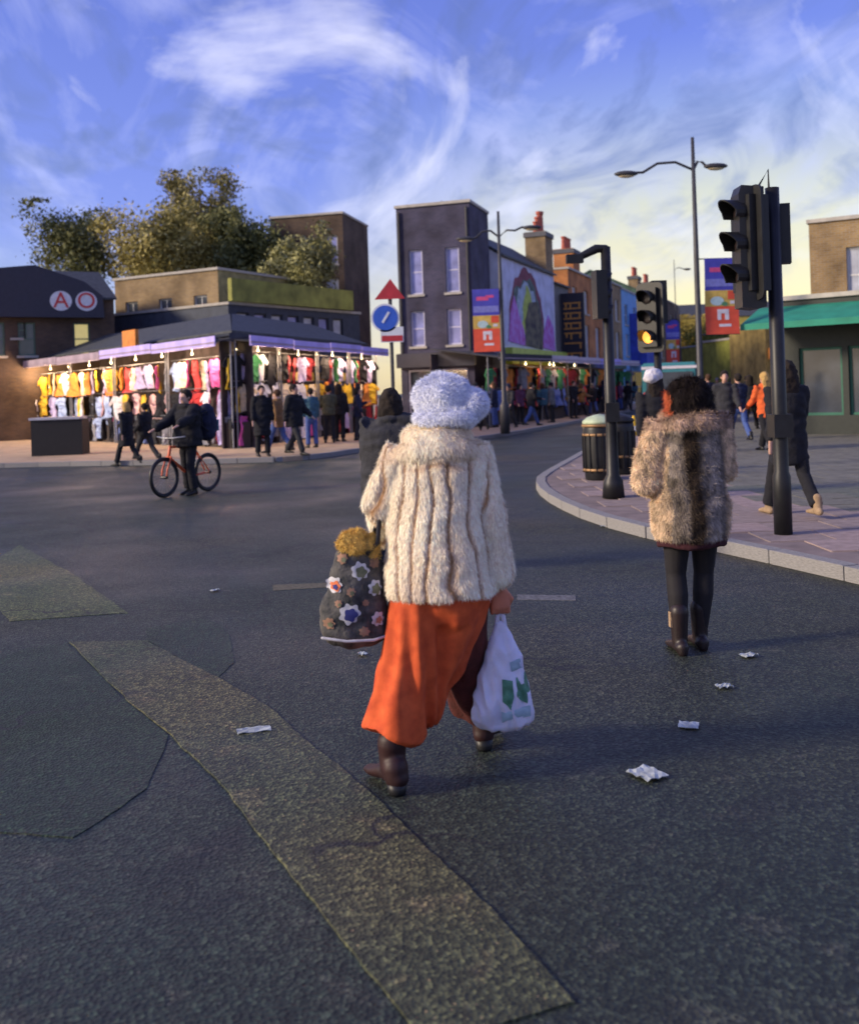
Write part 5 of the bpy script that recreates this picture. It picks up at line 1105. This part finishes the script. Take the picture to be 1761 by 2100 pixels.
for dx, dz, r in ((-.045, .0, .042), (.0, .012, .046), (.045, .0, .04), (.06, -.05, .032), (-.01, -.012, .05)): mb.add(*ball((tq[0]+dx, -.01, tq[1]+dz), r))
sm = fuse(mb, .009, 2, 'scarf', disp=lambda p, n: fbm(p, 20, .014)); cy = lambda p: np.array((.62, .40, .10))*(1+.3*noise.noise(Vector(p)*25))
paint(sm, cy); so = link('scarf', sm, attrmat('cream_fur_hide', .85), None); so.location = bt.location; so.rotation_euler = bt.rotation_euler
tag(so, 'fluffy yellow scarf bulging from the top of the floral bag', 'scarf'); fluff(sm, so, 7000, .014, .003, cy, jit=.7, lift=.8)
st_ = BL(775, 1075); STR = mat('black_strap', (.014, .012, .013), .6)
mb = MB(); ax = Jw['wrL']+Vector((-.0, .02, .0)); tp_ = Vector((st_[0], -.03, st_[1]+.03))
mb.tube([(.05, -.045, z1-.02), (tp_.x-.01, -.05, tp_.z-.10), (tp_.x+.005, -.03, tp_.z), (tp_.x+.02, .05, tp_.z+.01), (.075, .045, z1-.02)], [(.010, .006)]*5, 8); mb.build('strap', STR, bt, smooth=True)
mb = MB(); a0 = BL(658, 1296); mb.tube([(-.145, -.055, z0+.02), (-.05, -.078, z0+.004), (.06, -.078, z0+.0), (.135, -.05, z0+.01)], .006, 8); mb.build('piping', PW, bt, smooth=True)
# white carrier bag with green print
HX = Jw['wrR']+Vector((.004, .03, -.10))
ct = thing('carrier_bag', 'white plastic carrier bag with green printed shapes hanging from the right hand', 'bag', (WX+HX.x, WY+HX.y, 0), R(-6))
def CL(x, y): q = A(x, y, WY+HX.y); return (q.x-WX-HX.x, q.z)
zt_ = HX.z; zb_ = CL(1025, 1482)[1]
mb = MB(); mb.tube([(.0, 0, zb_+.012), (-.0, 0, zb_+.05), (.0, 0, zb_+.16), (.0, 0, zb_+.28), (.0, 0, zt_-.055)], [(.122, .050), (.130, .058), (.108, .052), (.074, .036), (.026, .016)], 30, cap=True)
def crk(p, n): return (.012*(1-abs(2*noise.noise(Vector((p.x*20+p.z*5, p.y*16, p.z*6)))))-.006+.014*noise.noise(Vector((p.x*14, p.y*12, p.z*3)))+.008*abs(noise.noise(Vector((p.x*28, p.y*28, p.z*9)))))*min(1, (zt_-p.z)*6)
cm = fuse(mb, .0075, 1, 'bag_body', disp=crk)
PLA = mat('white_plastic_film', (.62, .62, .78), .32, .08, 6, .25, 25, spec=.5); PLA.node_tree.nodes['Principled BSDF'].inputs['Subsurface Weight'].default_value = .15
link('bag_body', cm, PLA, ct)
for s in (-1, 1): MB().tube([(s*.018, 0, zt_-.07), (s*.012, -.006, zt_-.02), (0, -.004, zt_+.004), (-s*.004, .012, zt_-.02)], [(.010, .004)]*4, 8).build('handle', PLA, ct, smooth=True)
bv2 = BVHTree.FromPolygons([v.co for v in cm.vertices], [tuple(p.vertices) for p in cm.polygons])
GP = mat('green_print', (.045, .16, .09), .4, .3, 30, col2=(.10, .28, .2)); BPt = mat('pale_blue_print', (.30, .42, .52), .4, .2, 20)
def PQ(*pts): return [CL(x, y) for x, y in pts]
decal(ct, bv2, wave(PQ((1030, 1385), (1052, 1388), (1054, 1420), (1048, 1448), (1040, 1438), (1031, 1430)), 40, .006), GP, 'print', .0035)
decal(ct, bv2, wave(PQ((1058, 1384), (1078, 1376), (1085, 1412), (1080, 1436), (1068, 1428), (1060, 1420)), 40, .006), GP, 'print', .0035)
decal(ct, bv2, wave(PQ((1028, 1452), (1086, 1440), (1088, 1462), (1030, 1476)), 40, .004), BPt, 'print', .0035)
decal(ct, bv2, wave(PQ((1046, 1352), (1066, 1345), (1070, 1366), (1048, 1372)), 40, .004), BPt, 'print', .0035)
# ------------------------------------------------------------ WOMAN IN THE BROWN FUR COAT
Y2 = 5.95; X2 = X_(1408, Y2)
t = thing('person', 'dark haired person in mottled beige and brown fur coat and black tights', 'person', (X2, Y2, 0), R(4))
def L2(x, y, dY=0.0): q = A(x, y, Y2+dY); return Vector((q.x-X2, dY, q.z))
J2 = {'dz': -.09}; z = -.09
J2['hipL'], J2['hipR'] = Vector((-.085, 0, .86)), Vector((.085, 0, .86)); J2['knL'], J2['knR'] = Vector((-.095, .03, .46)), Vector((.085, .06, .46)); J2['anL'], J2['anR'] = Vector((-.105, -.03, .09)), Vector((.05, .06, .09)); J2['ftL'] = J2['ftR'] = 0
J2['shL'], J2['shR'] = Vector((-.18, 0, 1.345)), Vector((.185, 0, 1.345)); J2['elL'] = L2(1322, 985, .0); J2['elR'] = L2(1482, 960, .02); J2['wrL'] = J2['elL']+Vector((.10, .21, -.03)); J2['wrR'] = J2['elR']+Vector((-.02, .22, -.06))
link('body', body_mesh(J2, .010, .72), SKIN, t)
mb = MB(); hz = L2(1408, 1102)[2]
mb.tube([(.0, 0, hz), (0, 0, hz+.06), (0, 0, hz+.2), (0, 0, .98), (0, 0, 1.15), (0, 0, 1.29), (0, .01, 1.37)], [(.215, .17), (.226, .18), (.232, .18), (.205, .16), (.195, .15), (.20, .135), (.13, .11)], 28, cap=False)
for n in 'LR': mb.tube([Vector((0, 0, 1.30)).lerp(J2['sh'+n], .5), J2['sh'+n], J2['sh'+n].lerp(J2['el'+n], .5), J2['el'+n], J2['el'+n].lerp(J2['wr'+n], .9)], [.095, .095, .085, .088, .08], 14)
mb.tube([(-.19, -.03, 1.345), (-.10, -.115, 1.355), (0, -.13, 1.36), (.10, -.115, 1.355), (.19, -.03, 1.345)], [(.04, .055), (.055, .05), (.06, .05), (.055, .05), (.04, .055)], 12, side=(0, 0, 1)); mb.torus((0, .01, 1.385), .11, .055, 'Z', 24, 8)
def c2f(p):
    n1 = noise.noise(Vector((p[0]*9, p[1]*9, p[2]*5))); n2 = noise.fractal(Vector(p)*16, .8, 2.1, 3); x = p[0]+.02*n1
    pale = np.array((.74, .55, .36)); dk = np.array((.045, .030, .018)); mot = np.array((.20, .15, .10)); gry = np.array((.54, .46, .39))
    c_ = pale*.9 if abs(x) > .16 else gry*.75
    if p[1] < .08 and abs(x) < .20 and p[2] < 1.33:
        d_ = min(1, 1.25*math.exp(-((x+.028)/.062)**2)); c_ = c_*(1-d_)+dk*d_; e_ = math.exp(-((x+.13)/.04)**2)*.75*(1 if p[2] < 1.05 else .4); c_ = c_*(1-e_)+mot*.55*e_; f_ = math.exp(-((x-.15)/.03)**2)*.6; c_ = c_*(1-f_)+mot*.6*f_
    if p[2] > 1.33: c_ = np.array((.42, .29, .20))
    return c_*(1+.65*n2)
cm2 = fuse(mb, .010, 3, 'coat', disp=lambda p, n: fbm(p, 8, .016)); paint(cm2, c2f); c2o = link('coat', cm2, attrmat('cream_fur_hide', .85), t); fluff(cm2, c2o, 90000, .021, .004, c2f, jit=.45, lift=.55)
TI = mat('black_tights', (.012, .010, .012), .8, .2)
mb = MB(); mb.tube([(0, 0, .76), (0, 0, .85), (0, 0, .95)], [(.15, .11), (.165, .12), (.14, .10)], 16)
for n in 'LR': mb.tube([J2['hip'+n], J2['hip'+n].lerp(J2['kn'+n], .5), J2['kn'+n], J2['kn'+n].lerp(J2['an'+n], .32)+Vector((0, -.012, 0)), J2['kn'+n].lerp(J2['an'+n], .95)], [.094, .082, .060, .062, .044], 14)
link('tights', fuse(mb, .009, 2, 'tights'), TI, t)
mb = MB(); mb.tube([(0, 0, hz-.05), (0, 0, hz+.1)], [(.205, .155), (.215, .165)], 22, cap=False); link('skirt', fuse(mb, .012, 1, 'skirt', disp=lambda p, n: fbm(p, 10, .012)), mat('dark_plum_wool', (.045, .010, .015), .9), t)
for n in 'LR':
    a = J2['an'+n]; mb = MB(); mb.tube([a+Vector((0, -.005, .16)), a+Vector((0, 0, .05)), a+Vector((0, 0, -.02))], [.056, .05, .046], 14); mb.tube([a+Vector((0, -.04, -.045)), a+Vector((0, .05, -.045)), a+Vector((0, .14, -.06)), a+Vector((0, .19, -.068))], [(.042, .04), (.044, .036), (.044, .024), (.032, .018)], 12); mb.tube([a+Vector((0, -.05, -.04)), a+Vector((0, -.05, -.07))], [.034, .032], 10)
    bo = link('boot', fuse(mb, .009, 1, 'boot'), mat('dark_boot_leather', (.02, .012, .012), .45, .3, 12), t)
    if n == 'L': MB().box(a.x-.058, a.x-.03, -.05, -.012, .16, .25).build('boot_tag', K['tan'], bo)
mb = MB(); hc = L2(1412, 832, 0); mb.add(*ball(hc+Vector((0, 0, .05)), (.130, .135, .115), 18)); mb.add(*ball(hc+Vector((0, -.01, -.035)), (.145, .12, .095), 18)); mb.tube([hc+Vector((0, -.04, -.02)), hc+Vector((.01, -.10, -.11))], [(.13, .08), (.125, .05)], 16)
hm = fuse(mb, .010, 2, 'hair', disp=lambda p, n: fbm(p, 16, .02)); ch_ = lambda p: np.array((.016, .010, .008)) if p[0] > hc.x-.122-.012*noise.noise(Vector(p)*9) or p[2] > hc.z+.10 else np.array((.55, .13, .05))
paint(hm, ch_); hr = link('hair', hm, attrmat('cream_fur_hide', .85), t); fluff(hm, hr, 26000, .035, .0028, ch_, jit=.28, lift=.3)
# ------------------------------------------------------------ litter
for (x, y, Y, lb) in ((1222, 838, 24, 'yellow and blue traffic cone just left of the slim signal pole'), (1268, 832, 27, 'yellow traffic cone just right of the slim signal pole'), (1298, 828, 29, 'farther yellow traffic cone left of the white hat')):
    c_ = A(x, y, Y); t = thing('traffic_cone', lb, 'traffic cone', (c_.x, Y, 0), 0, 'traffic cones on the road'); 
    MB().lathe([(.14, .03), (.10, .25), (.05, .62), (.03, .70)], 14).build('cone_body', CM['yellow'], t, smooth=True); MB().box(-.18, .18, -.18, .18, .0, .03).build('base', BLK, t)
    MB().lathe([(.108, .25), (.084, .40)], 14).build('reflective_band', BBL if x < 1230 else WL, t)
PAP = mat('dirty_paper', (.40, .44, .44), .8, .3, 20)
def scrap(x, y, w_, d, rz, label, m=PAP):
    rnd = random.Random(int(x)); mb = MB(); k = 6; vs = []
    for i in range(k+1):
        for j in range(k+1): u, v = i/k-.5, j/k-.5; vs.append((u*w_+rnd.uniform(-.1, .1)*w_*.12, v*d+rnd.uniform(-.1, .1)*d*.12, .008+.018*abs(noise.noise((u*4+x, v*4, 0)))))
    fs = [(i*(k+1)+j, (i+1)*(k+1)+j, (i+1)*(k+1)+j+1, i*(k+1)+j+1) for i in range(k) for j in range(k)]
    n = len(vs); vs += [(a, b, c-.003) for a, b, c in vs]; fs += [tuple(q+n for q in f[::-1]) for f in fs]
    mb.add(vs, fs); o = mb.build('paper_scrap', m, None, loc=G(x, y, .004), rot=(0, 0, rz)); tag(o, label, 'litter', 'litter on the road')
scrap(1327, 1590, .115, .13, R(30), 'largest crumpled grey paper scrap on the road at lower right')
scrap(1412, 1490, .08, .09, R(70), 'pale paper scrap above the largest scrap')
scrap(1485, 1410, .08, .06, R(10), 'thin pale scrap below the woman in brown fur')
scrap(1535, 1346, .09, .07, R(20), 'small flat scrap right of the dark boots')
scrap(520, 1500, .16, .07, R(15), 'long pale smear of paper on the tan patch at lower left')
scrap(743, 1343, .05, .06, R(40), 'small white scrap below the floral bag')
scrap(440, 1212, .07, .05, R(40), 'tiny pale scrap on the grey road left of centre')
scrap(1240, 1080, .10, .08, R(0), 'flat scrap on the road before the kerb tip')
